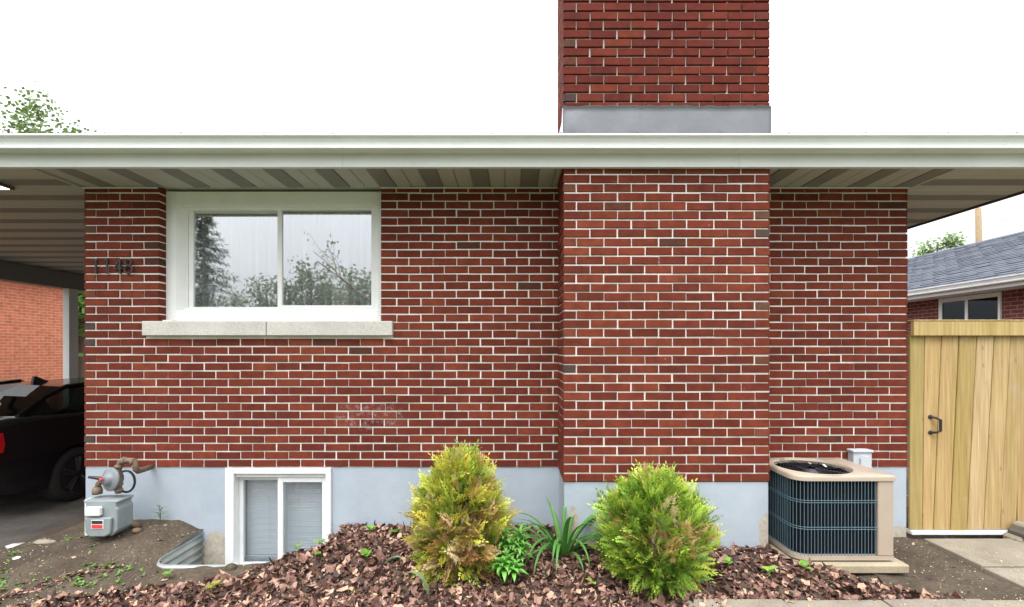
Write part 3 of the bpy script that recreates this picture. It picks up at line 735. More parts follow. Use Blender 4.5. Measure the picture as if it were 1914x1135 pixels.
# ------------------------------------------------------------------ electrical disconnect box
eb = thing('disconnect_box', 'small grey electrical box on the brick wall behind the air conditioner', 'electrical box', (0, 0, 0))
xa, xb = WX(1584), WX(1618); za, zb_ = WZ(905), WZ(838)
MB().box(xa, xb, -.075, -.002, za, zb_-.022, .004).build('case', M['box'], eb)
MB().box(xa-.012, xb+.006, -.09, -.003, zb_-.021, zb_, .005).build('lid', M['box'], eb)
MB().prism([(xa+.05, za+.02), (xb-.022, za+.02), (xb-.022, zb_-.07), (xb-.035, zb_-.05), (xa+.065, zb_-.05), (xa+.05, zb_-.07)], 'y', -.094, -.076).build('cover', M['box'], eb)

# ------------------------------------------------------------------ air conditioner
AX0, AX1, AY0, AY1, AZ0, AZ1 = 2.055, 2.775, -.655, -.065, .075, .695
ac = thing('air_conditioner', 'beige outdoor air conditioner with wire guard beside the chimney', 'air conditioner', (2.4, -.36, AZ0))
def acb(m_, nm, mt, sm_=False): o = m_.build(nm, mt, ac, sm_); o.matrix_parent_inverse = Matrix.Translation((-2.4, .36, -AZ0)); return o
rc_ = .10
def outline(inset=0, steps=8):      # rounded at the front left corner
    x0, x1, y0, y1 = AX0+inset, AX1-inset, AY0+inset, AY1-inset; r_ = rc_-inset*.5
    pts = [(x1, y0), (x1, y1), (x0+.05, y1), (x0, y1-.05)]
    pts += [(x0+r_-r_*math.cos(R(90*i/steps)), y0+r_-r_*math.sin(R(90*i/steps))) for i in range(steps+1)]
    return pts
fc = (2.348, -.367); fr_ = .272
# top panel with a round fan opening
ol = outline(-.008, 10); mb = MB(); NA = 64
def ray_out(a):
    dx, dy = math.cos(a), math.sin(a); best = 9
    for i in range(len(ol)):
        (ax_, ay_), (bx_, by_) = ol[i], ol[(i+1) % len(ol)]
        ex, ey = bx_-ax_, by_-ay_; det = dx*(-ey)+ex*dy
        if abs(det) < 1e-9: continue
        qx, qy = ax_-fc[0], ay_-fc[1]; t = (qx*(-ey)+ex*qy)/det; u = (dx*qy-dy*qx)/det
        if t > 0 and -1e-6 <= u <= 1+1e-6: best = min(best, t)
    return best
angs = sorted(set([2*math.pi*i/NA for i in range(NA)]+[math.atan2(q[1]-fc[1], q[0]-fc[0]) % (2*math.pi) for q in ol]))
nA = len(angs)
for a_ in angs:
    t = ray_out(a_); c_, s_ = math.cos(a_), math.sin(a_)
    for (rr, zz) in ((fr_-.012, AZ1-.03), (fr_, AZ1+.004), (fr_+.012, AZ1+.006), (fr_+.022, AZ1), (t-.012, AZ1), (t-.003, AZ1-.006), (t, AZ1-.015), (t, AZ1-.04)):
        mb.v.append((fc[0]+c_*rr, fc[1]+s_*rr, zz))
for i in range(nA):
    j = (i+1) % nA
    for k in range(7): mb.f.append((i*8+k, j*8+k, j*8+k+1, i*8+k+1))
sharpen(acb(mb, 'top_panel', M['beige']), 50)
acb(MB().prism(outline(0), 'z', AZ0, AZ0+.03), 'base_pan', M['beige'])
acb(MB().prism(outline(.03), 'z', AZ0+.031, AZ1-.16), 'coil', M['coil'])
mb = MB(); oo = outline(.03); nO = len(oo); mb.v = [(p, q, z) for z in (AZ1-.1605, AZ1-.041) for (p, q) in oo]; mb.f = [(i, (i+1) % nO, nO+(i+1) % nO, nO+i) for i in range(nO)]
acb(mb, 'coil_top', M['coil'])
mb = MB()
for i, (p, q) in enumerate(zip(outline(.028, 10)[3:], outline(.028, 10)[4:]+[(AX1-.11, AY0+.028)])): pass
acb(MB().box(AX1-.115, AX1, AY0, AY0+.03, AZ0+.031, AZ1-.041, .006).box(AX1-.03, AX1-.0005, AY0+.031, AY1, AZ0+.031, AZ1-.041), 'corner_panel', M['beige'])
acb(MB().box(AX0+.06, AX1-.031, AY1-.02, AY1, AZ0+.031, AZ1-.041), 'rear_panel', M['beige'])
# wire guard: verticals and doubled horizontals
gpth = [(AX0+.004, AY1-.07)]+[(AX0+.004, lerp(AY1-.07, AY0+rc_, t)) for t in (.5, 1)]+[(AX0+.004+(rc_)*(1-math.cos(R(a_))), AY0+.004+rc_*(1-math.sin(R(a_)))) for a_ in range(10, 91, 10)]+[(AX1-.118, AY0+.004)]
def along(pth, step):
    out = []; acc = 0
    for (a_, b2) in zip(pth, pth[1:]):
        a_, b2 = Vector(a_), Vector(b2); L = (b2-a_).length; t = acc
        while t < L: out.append(a_.lerp(b2, t/L)); t += step
        acc = t-L
    return out
mb = MB()
for q in along(gpth, .0245): mb.tube([(q.x, q.y, AZ0+.03), (q.x, q.y, AZ1-.04)], .0021, 5)
for zz in (AZ0+.045, AZ0+.225, AZ0+.241, AZ0+.42, AZ0+.436):
    mb.tube([(q[0]-.003*0, q[1]-.002, zz) for q in gpth], .0021, 5)
tag(acb(mb, 'wire_guard', M['wire']), kind='stuff')
mb = MB()
for rr in [.05+.0205*i for i in range(12)]:
    mb.tube([(fc[0]+rr*math.cos(R(a_)), fc[1]+rr*math.sin(R(a_)), AZ1-.012) for a_ in range(0, 361, 12)], .0017, 4)
for a_ in range(0, 360, 45): mb.tube([(fc[0]+.03*math.cos(R(a_)), fc[1]+.03*math.sin(R(a_)), AZ1-.015), (fc[0]+(fr_-.006)*math.cos(R(a_)), fc[1]+(fr_-.006)*math.sin(R(a_)), AZ1-.015)], .003, 5)
tag(acb(mb, 'fan_guard', M['fan']), kind='stuff')
acb(MB().lathe([(.02, -.1), (.05, -.09), (.05, -.045), (.03, -.03)], (fc[0], fc[1], AZ1), (0, 0, 1), 20), 'fan_motor', M['bulb'], True)
for k in range(3):
    mb = MB(); a0 = 120*k+20
    for i in range(9):
        a_ = R(a0+70*i/8)
        mb.v += [(fc[0]+.045*math.cos(a_), fc[1]+.045*math.sin(a_), AZ1-.09+.03*i/8), (fc[0]+.215*math.cos(a_), fc[1]+.215*math.sin(a_), AZ1-.1+.055*i/8)]
    for i in range(8): mb.f.append((2*i, 2*i+1, 2*i+3, 2*i+2))
    acb(mb, 'fan_blade', M['fan'], True)
pad = thing('concrete_pad', 'sandy concrete pad under the air conditioner', 'concrete pad', (0, 0, 0))
MB().box(2.03, 2.85, -.705, -.03, .0, .062, .008).build('slab', M['paver'], pad)
for fx in (2.15, 2.68):
    for fy in (-.58, -.15): MB().box(fx-.02, fx+.02, fy-.02, fy+.02, .0625, .0745).build('foot', M['black'], pad)

# ------------------------------------------------------------------ gate
gate = thing('wooden_gate', 'new yellowish pine board gate with black pull handle', 'gate', (3.9, 0, 0))
def gb(m_, nm, mt, col=(1, 1, 1)):
    o = m_.build(nm, mt, gate); o.matrix_parent_inverse = Matrix.Translation((-3.9, 0, 0)); o.color = (*col, 1); return o
tops = [1699.5, 1727, 1759, 1791, 1824, 1856, 1887, 1917]; bots = [1698.5, 1723, 1743, 1774, 1805, 1836, 1867, 1897]
cols = [(.85, .88, .7), (1.06, 1.0, .92), (1.03, .98, .9), (.84, .83, .62), (1.12, 1.13, 1.25), (1.0, .98, .95), (.92, .9, .85)]
GY = -.012; zt_, zb_ = WZ(622), WZ(989)
for i in range(7):
    a0, a1, b0, b1 = WX(tops[i])+.003, WX(tops[i+1])-.003, WX(bots[i])+.003, WX(bots[i+1])-.003
    yy = GY+rnd.uniform(-.003, .003); c = .004; zz = zb_+rnd.uniform(-.006, .006)
    v = [(b0, yy+c, zz), (b1, yy+c, zz), (a1, yy+c, zt_), (a0, yy+c, zt_), (b0+c, yy, zz), (b1-c, yy, zz), (a1-c, yy, zt_), (a0+c, yy, zt_), (b0, yy+.02, zz), (b1, yy+.02, zz), (a1, yy+.02, zt_), (a0, yy+.02, zt_)]
    gb(MB().add(v, [(4, 5, 6, 7), (0, 1, 5, 4), (1, 2, 6, 5), (2, 3, 7, 6), (3, 0, 4, 7), (8, 9, 1, 0), (9, 10, 2, 1), (10, 11, 3, 2), (11, 8, 0, 3), (11, 10, 9, 8)]), 'plank', M['wood'], cols[i])
gb(MB().box(WX(1698)+.003, WX(1925), -.055, -.019, WZ(628), WZ(601), .004), 'top_rail', M['wood'], (1.1, 1.1, .95))
gb(MB().box(WX(1698), WX(1925), -.06, .04, WZ(601)+.001, WZ(598.5), .003), 'cap_rail', M['wood'], (1.15, 1.12, 1.0))
for zz in (.25, 1.0, 1.65): gb(MB().box(WX(1700), WX(1897), .02, .058, zz, zz+.09), 'back_rail', M['wood'])
hz0, hz1 = WZ(808), WZ(779)
h0 = WX(1737); h1 = WX(1747)
hd = gb(MB().tube([(h0, -.018, hz1), (h0+.02, -.045, hz1-.005), (h1, -.058, hz1-.02), (h1, -.058, hz0+.02), (h0+.02, -.045, hz0+.005), (h0, -.018, hz0)], [.010, .010, .012, .012, .010, .010], 8), 'handle', M['black'])
for zz in (hz0, hz1): gb(MB().lathe([(.019, 0), (.019, .005), (.012, .009)], (h0-.002, -.012, zz), (0, -1, 0), 14), 'handle_plate', M['black'])
tag(MB().box(WX(1700), WX(1893), -.03, .05, WZ(998), WZ(991), .004).build('gate_threshold', M['white']), 'white painted strip on the ground below the wooden gate', 'threshold')
gpst = thing('gate_post', 'pine post at the hinge side of the gate', 'post', (WX(1920), 0, 0))
o = MB().box(WX(1908), WX(1930), .03, .13, -.2, 1.78, .006).build('shaft', M['wood'], gpst); o.matrix_parent_inverse = Matrix.Translation((-WX(1920), 0, 0)); o.color = (.9, .85, .75, 1)
o = MB().prism([(WX(1908)-.01, 1.7805), (WX(1930)+.01, 1.7805), (WX(1919), 1.83)], 'y', .02, .14).build('cap', M['wood'], gpst); o.matrix_parent_inverse = Matrix.Translation((-WX(1920), 0, 0))
nw = thing('retaining_wall', 'low stone edging at the right of the gate', 'stone edging', (0, 0, 0))
for i in range(5):
    px = 1888+9*i; q = P(px, 1000-2*i+3*(i % 2), D-.08)
    MB().box(q.x-.03, q.x+.05, q.y-.1-.05*(i % 2), q.y+.05, -.03, .05+.05*(i % 3), .02).build('stone', M['asph' if i % 2 else 'conc'], nw)

# ------------------------------------------------------------------ plants
def leaf_blade(mb, base, d, up, L, w, droop, col, fold=.25, n=6, tipw=.08, wf=None):
    """an arching strap leaf"""
    d = Vector(d).normalized(); side = d.cross(Vector((0, 0, 1)))
    side = side.normalized() if side.length > 1e-3 else Vector((1, 0, 0))
    p = Vector(base); v = []; cs = []
    ang = math.asin(max(-1, min(1, d.z))); h = Vector((d.x, d.y, 0)); h = h.normalized() if h.length > 1e-4 else Vector((1, 0, 0))
    for i in range(n+1):
        t = i/n; ww = w*(wf(t) if wf else (math.sin(math.pi*min(1, .25+t*.75))**.7 if t < .999 else tipw))
        dir_ = h*math.cos(ang)+Vector((0, 0, 1))*math.sin(ang); nrm = dir_.cross(side)
        v += [p-side*ww+nrm*(-fold*ww), p, p+side*ww+nrm*(-fold*ww)]
        p = p+dir_*(L/n); ang -= droop/n*(.4+1.2*t)
    f = []
    for i in range(n): a = i*3; f += [(a, a+1, a+4, a+3), (a+1, a+2, a+5, a+4)]
    mb.add(v, f, col); return p
def cvar(c, k=.2): s = rnd.uniform(1-k, 1+k); return (c[0]*s*rnd.uniform(.9, 1.1), c[1]*s, c[2]*s)
# -- cedars
def spray(mb, o, d, size, col, tip):
    d = d.normalized(); a = d.orthogonal().normalized(); th = rnd.uniform(0, 6.28)
    s = (a*math.cos(th)+d.cross(a)*math.sin(th)).normalized(); nrm = d.cross(s)
    n = 8; p = Vector(o); dr = d.copy()
    def needle(q, dd, L, w, c):
        sd_ = dd.cross(nrm).normalized()*w
        mb.add([q, q+dd*L*.5+sd_, q+dd*L, q+dd*L*.5-sd_], [(0, 1, 2, 3)], c)
    for i in range(n):
        t = i/(n-1); c = tuple(lerp(x, y, t) for x, y in zip(col, tip))
        for sg in (-1, 1):
            dd = (dr*.8+s*sg*.7+nrm*rnd.uniform(-.25, .25)).normalized(); L = size*(.5-.36*t)*rnd.uniform(.75, 1.25)
            needle(p, dd, L, size*.026, c)
            for k in (.3, .6):
                q = p+dd*L*k
                needle(q, (dd*.7+dr*.6).normalized(), L*.5, size*.024, c); needle(q, (dd*.8-dr*.35+s*sg*.2).normalized(), L*.42, size*.024, c)
        p = p+dr*size/n; dr = (dr+nrm*rnd.uniform(-.1, .1)+Vector((0, 0, -.035))).normalized()
    needle(p, dr, size*.2, size*.03, tip)
def cedar(label, base, prof, H, nsp, dead, cols, seed, stemcol=(.14, .075, .045), skew=(0, 0)):
    global rnd
    keep = rnd; rnd = random.Random(seed)
    t_ = thing('cedar_shrub', label, 'shrub', base, 'cedar shrubs along the wall')
    def rad(t):
        for (a, ra), (b, rb) in zip(prof, prof[1:]):
            if a <= t <= b: return lerp(ra, rb, sst(0, 1, (t-a)/(b-a)))
        return .02
    lump = [(rnd.uniform(0, 6.28), rnd.uniform(0, 1), rnd.uniform(.6, 1.2)) for _ in range(30)]
    mb = MB()
    for i in range(nsp):
        t = rnd.random()**.85; th = rnd.uniform(0, 2*math.pi); k = 1+.0
        for (lt, lz, la) in lump:
            dd = (abs((th-lt+math.pi) % (2*math.pi)-math.pi)/.33)**2+((t-lz)/.09)**2; k += .5*(la-.9)*math.exp(-dd)*2
        fr2 = rnd.uniform(.2, 1)**.5; rr = rad(t)*k*fr2
        o = Vector((rr*math.cos(th)+skew[0]*t, rr*math.sin(th)+skew[1]*t, t*H*.93))
        out = Vector((math.cos(th), math.sin(th), 0)); dv = out*(.95-.5*t)+Vector((0, 0, .35+.9*t))+Vector((rnd.gauss(0, .38), rnd.gauss(0, .38), rnd.gauss(0, .3)))
        if t < .3: dv.z -= .6*(1-t/.3)
        pd_ = dead(th, t, fr2)
        if rnd.random() < pd_: c = cvar(rnd.choice([(.66, .46, .19), (.74, .54, .26), (.46, .25, .1), (.8, .62, .36)]), .2); tp = c
        else:
            g = rnd.choice(cols); c = cvar(g[0], .2); tp = cvar(g[1], .15)
        spray(mb, o, dv, rnd.choice((.09, .11, .13, .17))*rnd.uniform(.85, 1.15)*(1 if fr2 > .75 else .9), c, tp)
    mb.build('foliage', M['leafy'], t_)
    mb = MB()
    for i in range(30):
        th = rnd.uniform(0, 6.28); t = rnd.uniform(.45, .9); rr = rad(t)*.75
        mb.tube([(.03*math.cos(th), .03*math.sin(th), -.05), (rr*.35*math.cos(th), rr*.35*math.sin(th), t*H*.4), (rr*math.cos(th), rr*math.sin(th), t*H*.9)], [.011, .008, .003], 5)
    mb.build('stem', M['bark'], t_, True)
    rnd = keep
    return t_
yg = [((.28, .32, .04), (.72, .70, .10)), ((.2, .31, .045), (.55, .62, .085)), ((.36, .35, .05), (.8, .74, .12)), ((.14, .25, .04), (.37, .5, .07))]
gg = [((.19, .31, .045), (.5, .65, .09)), ((.15, .28, .04), (.4, .58, .075)), ((.24, .35, .045), (.62, .71, .1)), ((.12, .22, .035), (.3, .48, .06))]
def dead1(th, t, f): 
    fr = max(0, math.cos(th+1.35))          # towards the viewer
    return .12+.62*fr*max(0, 1-abs(t-.34)/.34)+.14*(f < .7)
def dead2(th, t, f):
    fr = max(0, math.cos(th+1.45)); return .04+.5*fr*max(0, 1-abs(t-.52)/.24)+.08*(f < .65)
b1 = P(860, 1040, 3.48)
c1 = cedar('yellowing pointed cedar shrub with browned front, left of the daylily', (b1.x, b1.y, gz(b1.x, b1.y)-.02), [(0, .2), (.2, .275), (.45, .285), (.7, .22), (.88, .12), (1, .03)], .78, 1500, dead1, yg, 11)
b2 = P(1222, 1062, 3.36)
c2 = cedar('rounded green cedar shrub in front of the chimney', (b2.x, b2.y, gz(b2.x, b2.y)-.02), [(0, .18), (.15, .26), (.42, .325), (.7, .29), (.88, .18), (1, .05)], .67, 1650, dead2, gg, 12)
# -- daylily
dl = P(1052, 1030, 3.58); z_ = gz(dl.x, dl.y)
lily = thing('daylily_clump', 'daylily clump of long arching strap leaves between the two cedars', 'plant', (dl.x, dl.y, z_))
rnd2 = rnd
spec = [(-160, 62, .40, 1.9), (-140, 72, .42, 1.3), (175, 55, .44, 1.5), (150, 60, .36, 1.6), (-20, 60, .42, 2.1), (5, 58, .46, 2.0), (-45, 62, .42, 2.2), (-75, 68, .46, 2.3), (-100, 64, .40, 2.4), (-120, 58, .44, 2.3), (85, 80, .42, .9), (60, 72, .44, 1.2), (20, 66, .4, 1.5), (-60, 78, .46, 1.7), (110, 76, .40, 1.0), (-90, 84, .42, 1.2), (-150, 50, .34, 2.2), (-30, 46, .34, 2.0), (35, 62, .38, 1.6), (140, 66, .42, 1.7), (-170, 72, .38, 1.2), (-5, 75, .36, 1.3), (95, 62, .36, 1.4), (-110, 76, .36, 2.6), (-80, 50, .30, 1.8), (-35, 74, .40, 2.5), (-135, 66, .38, 2.0), (160, 40, .40, .9), (12, 40, .34, .9)]
for (az, el, L, dr) in spec:
    az += rnd.uniform(-8, 8); m_ = MB(); bx_, by_ = .04*math.cos(R(az)), .04*math.sin(R(az))
    leaf_blade(m_, (bx_, by_, -.02), (math.cos(R(az))*math.cos(R(el)), math.sin(R(az))*math.cos(R(el)), math.sin(R(el))), None, L*1.3*rnd.uniform(.9, 1.1), rnd.uniform(.013, .02), dr*1.2, cvar((.085, .235, .045), .25), .45, 9)
    m_.build('leaf', M['leafy'], lily, True)
# -- leafy lilies with whorled narrow leaves
def whorl_plant(label, base, stems):
    t_ = thing('perennial_plant', label, 'plant', base, 'leafy perennials beside the left cedar')
    kinds = []
    for q in range(4):
        m_ = MB(); leaf_blade(m_, (0, 0, 0), (1, 0, rnd.uniform(.3, .6)), None, .095*rnd.uniform(.85, 1.15), .0125, 1.6+.3*q, cvar((.17, .42, .07), .18), .35, 5, .05, lambda t: max(.05, math.sin(math.pi*min(1, .15+.85*t))))
        kinds.append(m_.mesh('leaf', M['leafy'], True))
    for (dx, dy, h, nl, sc_) in stems:
        MB().tube([(dx*.3, dy*.3, -.02), (dx*.7, dy*.7, h*.5), (dx, dy, h)], [.006, .005, .003], 6, (.12, .24, .05)).build('stem', M['leafy'], t_, True)
        for i in range(nl):
            t = i/nl; az = i*137.5; z = h*(.62+.40*t); s_ = sc_*(1.15-.55*t)*rnd.uniform(.85, 1.15)
            o = link('leaf', kinds[i % 4], t_, (dx*(.8+.2*t), dy*(.8+.2*t), z)); o.rotation_euler = (0, R(-50*t+8), R(az)); o.scale = (s_, s_, s_)
    return t_
q = P(956, 1050, 3.36); whorl_plant('taller bright green leafy perennial against the yellowing cedar', (q.x, q.y, gz(q.x, q.y)), [(-.055, .0, .29, 24, 1.15), (.06, .01, .28, 26, 1.2), (.0, -.03, .22, 22, 1.05), (.085, -.03, .19, 18, 1.0), (-.08, -.02, .18, 16, 1.0)])
q = P(946, 1084, 3.24); whorl_plant('shorter bright green leafy perennial in the leaf litter nearest the path', (q.x, q.y, gz(q.x, q.y)), [(-.02, 0, .17, 24, 1.1), (.06, .0, .15, 22, 1.05), (-.065, .01, .17, 16, .9), (.01, .03, .22, 14, .8)])
# -- tulip leaves
def strap(label, px, py, d, leaves):
    q = P(px, py, d); t_ = thing('tulip_leaves', label, 'plant', (q.x, q.y, gz(q.x, q.y)+.02))
    for (az, el, L, w, dr) in leaves:
        m_ = MB(); leaf_blade(m_, (0, 0, -.01), (math.cos(R(az))*math.cos(R(el)), math.sin(R(az))*math.cos(R(el)), math.sin(R(el))), None, L, w, dr, cvar((.2, .33, .17), .12), .5, 8, .05)
        m_.build('leaf', M['leafy'], t_, True)
strap('single blue-green strap leaf arching over the leaf litter left of the cedar', 798, 1086, 3.14, [(168, 86, .25, .019, 2.6)])
strap('flat blue-green strap leaf lying on the leaf litter', 722, 1030, 3.45, [(-30, 42, .17, .02, 1.0)])
q = P(299, 985, D-.08)
w1 = thing('wall_weed', 'narrow-leaved weed growing against the foundation beside the gas meter', 'weed', (q.x, q.y, gz(q.x, q.y)))
MB().tube([(0, 0, -.02), (.005, 0, .08), (-.01, 0, .15)], [.004, .003, .002], 6, (.12, .2, .06)).build('stem', M['leafy'], w1)
for i in range(11):
    m_ = MB(); az = i*137; z = .04+.011*i; leaf_blade(m_, (0, 0, z), (math.cos(R(az)), math.sin(R(az)), .45), None, .09-.003*i, .006, 1.0, cvar((.12, .23, .07), .2), .3, 4); m_.build('leaf', M['leafy'], w1, True)
# -- seedlings
def seedling(label, px, py, d, s=1.0, c=(.2, .38, .05), n=4):
    q = P(px, py, d); t_ = thing('seedling', label, 'weed', (q.x, q.y, gz(q.x, q.y)), 'small seedlings in the bed')
    MB().tube([(0, 0, -.01), (0, 0, .03*s)], .0025, 5, c).build('stem', M['leafy'], t_)
    for i in range(n):
        m_ = MB(); az = rnd.uniform(0, 360); leaf_blade(m_, (0, 0, .03*s+.006*i), (math.cos(R(az)), math.sin(R(az)), rnd.uniform(.2, .9)), None, .055*s*rnd.uniform(.8, 1.2), .022*s, 1.0, cvar(c, .2), .2, 4, .05, lambda t: max(.06, math.sin(math.pi*min(1, .1+.9*t))))
        m_.build('leaf', M['leafy'], t_, True)
for a_ in (('heart-leaved seedling at the right end of the basement window well', 597, 1040, 3.60, 1.0), ('tiny seedling at the front of the basement window', 556, 1052, 3.58, .7), ('pale two-leaved seedling below the middle of the window well', 396, 1120, 3.22, 1.1, (.33, .36, .05)),
           ('yellow-green seedling on bare soil in front of the window well corner', 314, 1085, 3.4, .8), ('clump of small leaves right of the basement window', 692, 1002, 3.95, 1.2), ('leafy seedling among litter between basement window and yellowing cedar', 686, 1052, 3.48, 1.2),
           ('seedling just in front of the window well on leaf litter', 590, 1068, 3.45, .9), ('green and yellow seedling against the foundation left of the cedar', 742, 996, 3.9, 1.2), ('heart-shaped green leaf below the yellowing cedar', 843, 1112, 3.22, .9, (.3, .45, .06), 2),
           ('small seedling below the daylily', 1106, 1100, 3.25, .9, (.27, .45, .06), 2), ('seedling under the right tips of the daylily', 1094, 1048, 3.45, .8), ('seedling in the litter just below the round cedar', 1258, 1122, 3.2, 1.1), ('small green seedling left of the concrete pad', 1362, 1058, 3.42, .9),
           ('two-leaved seedling in the leaf litter in front of the air conditioner', 1437, 1085, 3.3, 1.2, (.28, .46, .07)), ('small seedling between the concrete pad and the leaf litter edge', 1505, 1083, 3.3, 1.0)):
    seedling(*a_)
# -- low weeds on the left soil
mb = MB()
for i in range(420):
    x = rnd.uniform(-4.1, -2.5); y = rnd.uniform(-.9, -.12)
    if in_well(x, y, -.04): continue
    if math.sin(x*5.1+1)*math.sin(y*7+x*3)+rnd.uniform(-.4, .4) < .25: continue
    z = gz(x, y)+rough_(x, y)
    for k in range(rnd.randint(2, 5)):
        az = rnd.uniform(0, 360); leaf_blade(mb, (x, y, z), (math.cos(R(az)), math.sin(R(az)), rnd.uniform(.2, 1)), None, rnd.uniform(.015, .038), rnd.uniform(.005, .010), .9, cvar((.13, .25, .05), .3), .2, 3, .05)
tag(mb.build('weeds', M['leafy']), 'low green weeds sprouting on the bare soil by the window well', 'weeds', kind='stuff')

# ------------------------------------------------------------------ leaf litter
def litter_w(x, y):
    """density of fallen leaves at a point, 0 to 1"""
    if in_well(x, y, -.02) or y > -.015: return 0
    if CXL-.02 < x < CXR+.02 and y > CF-.01: return 0
    left = -3.35+1.75*sst(-1.25, -.5, y)        # ragged left border, running up to the right
    left += .12*math.sin(9*y+2)
    right = 2.75-.85*sst(-1.08, -.65, y)*0+.05*math.sin(14*y)
    right = lerp(2.95, 2.2, sst(-1.1, -.72, y))
    w = sst(left-.12, left+.1, x)*(1-sst(right-.08, right+.05, x))
    if x > 1.35 and y < -1.08: w *= .0 if y < -1.12 else .35
    if x > CXR and y > -.70: w *= 1-sst(1.95, 2.05, x)
    if y < -1.75: w = 0
    return w
mb = MB(); made = 0
shapes = []
for q in range(7):
    n = rnd.choice((7, 8, 9, 10)); s_ = []
    for i in range(n):
        a_ = 2*math.pi*i/n; s_.append((a_, (.5+.5*(i % 2))*rnd.uniform(.7, 1.1) if q > 2 else rnd.uniform(.6, 1)*(.6+.4*abs(math.cos(a_)))))
    shapes.append(s_)
def one_leaf(mb, p, size, tilt, curl):
    sh = rnd.choice(shapes); rot = Matrix.Rotation(rnd.uniform(0, 6.28), 3, 'Z'); tl = Matrix.Rotation(rnd.gauss(0, tilt), 3, 'X') @ Matrix.Rotation(rnd.gauss(0, tilt), 3, 'Y')
    cu, cv_ = rnd.gauss(0, curl), rnd.gauss(0, curl); v = [tl @ Vector((0, 0, 0))]
    for (a_, r_) in sh:
        x, y = math.cos(a_)*r_, math.sin(a_)*r_
        v.append(rot @ (tl @ Vector((x, y, cu*x*x+cv_*y*y+rnd.gauss(0, .06)))))
    v = [Vector(p)+w*size for w in v]; n = len(sh)
    mb.add(v, [(0, 1+i, 1+(i+1) % n) for i in range(n)])
tries = 0
while made < 13500 and tries < 120000:
    tries += 1
    x = rnd.uniform(-3.5, 3.0); y = rnd.uniform(-1.7, -.02)
    if rnd.random() > litter_w(x, y)**1.5: continue
    lay_ = rnd.random()**2*.028
    one_leaf(mb, (x, y, gz(x, y)+rough_(x, y)+.004+lay_), rnd.uniform(.018, .05)*(.8 if rnd.random() < .5 else 1.1), .5, .7); made += 1
for i in range(240):        # strays on the soil
    x = rnd.uniform(-4.3, 3.4); y = rnd.uniform(-1.5, -.05)
    if in_well(x, y, -.03) or (CXL < x < CXR and y > CF): continue
    one_leaf(mb, (x, y, gz(x, y)+rough_(x, y)+.006), rnd.uniform(.012, .03), .25, .4)
for i in range(170):        # drift of litter at the lower left
    t = rnd.random(); x = lerp(-3.45, -2.95, t)+rnd.gauss(0, .05); y = lerp(-.98, -.62, t)+rnd.gauss(0, .035)
    one_leaf(mb, (x, y, gz(x, y)+rough_(x, y)+.006), rnd.uniform(.012, .03), .3, .5)
tag(mb.build('leaf_litter', M['litter']), 'brown fallen leaves covering the planting bed', 'leaf litter', kind='stuff')
# pale seeds, petals and grit
mb = MB(); sc_ = [(.5, .48, .16), (.42, .46, .14), (.52, .5, .42), (.6, .58, .52), (.5, .4, .22), (.22, .3, .08)]
for i in range(3600):
    x = rnd.uniform(-4.4, 4.0); y = rnd.uniform(-1.6, -.03)
    if in_well(x, y, -.02) or (CXL < x < CXR and y > CF): continue
    if x > 1.95 and x < 2.9 and y > -.75: continue
    if rnd.random() > .35+.65*(x > 2.3 or x < -2.6): continue
    z = gz(x, y)+rough_(x, y)+.004+(.03 if litter_w(x, y) > .5 else 0)
    if y < -1.09 or (x > 3.46 and y > -1.06): z = .022
    s_ = rnd.uniform(.002, .0065); a_ = rnd.uniform(0, 6.28); c = cvar(rnd.choice(sc_), .25); k = rnd.uniform(.4, 1)
    dx, dy = Vector((math.cos(a_), math.sin(a_), rnd.gauss(0, .3)))*s_, Vector((-math.sin(a_), math.cos(a_), rnd.gauss(0, .3)))*s_*k
    p = Vector((x, y, z)); top = p+Vector((0, 0, s_*.7))
    mb.add([p-dx, p-dy, p+dx, p+dy, top], [(0, 1, 4), (1, 2, 4), (2, 3, 4), (3, 0, 4)], c)
tag(mb.build('seed_litter', M['seed']), 'pale seeds and grit scattered over soil and slabs', 'seeds', kind='stuff')
# a few stones and odd pieces on the soil
def rock(label, px, py, d, sx, sy, sz, m_):
    q = P(px, py, d); b = MB(); n = 10
    for j in range(5):
        ph = math.pi*(j/4-.5)
        for i in range(n): a_ = 2*math.pi*i/n; k = rnd.uniform(.82, 1.12); b.v.append((sx*k*math.cos(ph)*math.cos(a_), sy*k*math.cos(ph)*math.sin(a_), sz*k*math.sin(ph)))
    for j in range(4):
        for i in range(n): b.f.append((j*n+i, j*n+(i+1) % n, (j+1)*n+(i+1) % n, (j+1)*n+i))
    o = b.build('stone', m_, None, True, (q.x, q.y, gz(q.x, q.y)+sz*.3)); tag(o, label, 'stone', 'stones on the soil')
rock('flat pale stone at the driveway edge furthest left', 30, 1003, 4.2, .09, .06, .015, M['stone'])
rock('long sandy stone in the soil left of the gas meter', 85, 1014, 4.0, .11, .04, .02, M['conc'])
rock('small white stone on the soil in the lower left corner', 32, 1036, 3.75, .03, .025, .012, M['sticker'])
rock('brown lump of earth at the front rim of the window well', 432, 1070, 3.5, .05, .035, .03, M['soil'])
rock('rusty coloured stone by the foot of the gas meter', 256, 982, 3.95, .04, .03, .025, M['rust'])
for i, (px, py, lb) in enumerate(((1463, 860, 'tan dry leaf on the rear left of the fan guard'), (1483, 866, 'brown dry leaf left of the fan guard centre'), (1512, 866, 'pale dry leaf in the middle of the fan guard'), (1541, 872, 'whitish dry leaf on the right of the fan guard'))):
    d = (EYE-AZ1+.005)*F/(py-HY); q = P(px, py, d); m_ = MB(); one_leaf(m_, (0, 0, 0), .028, .4, .5)
    o = m_.build('fallen_leaf', M['paver' if i != 3 else 'sticker'], None, False, (q.x, q.y, AZ1+.003)); tag(o, lb, 'leaf', 'dry leaves on the fan guard')
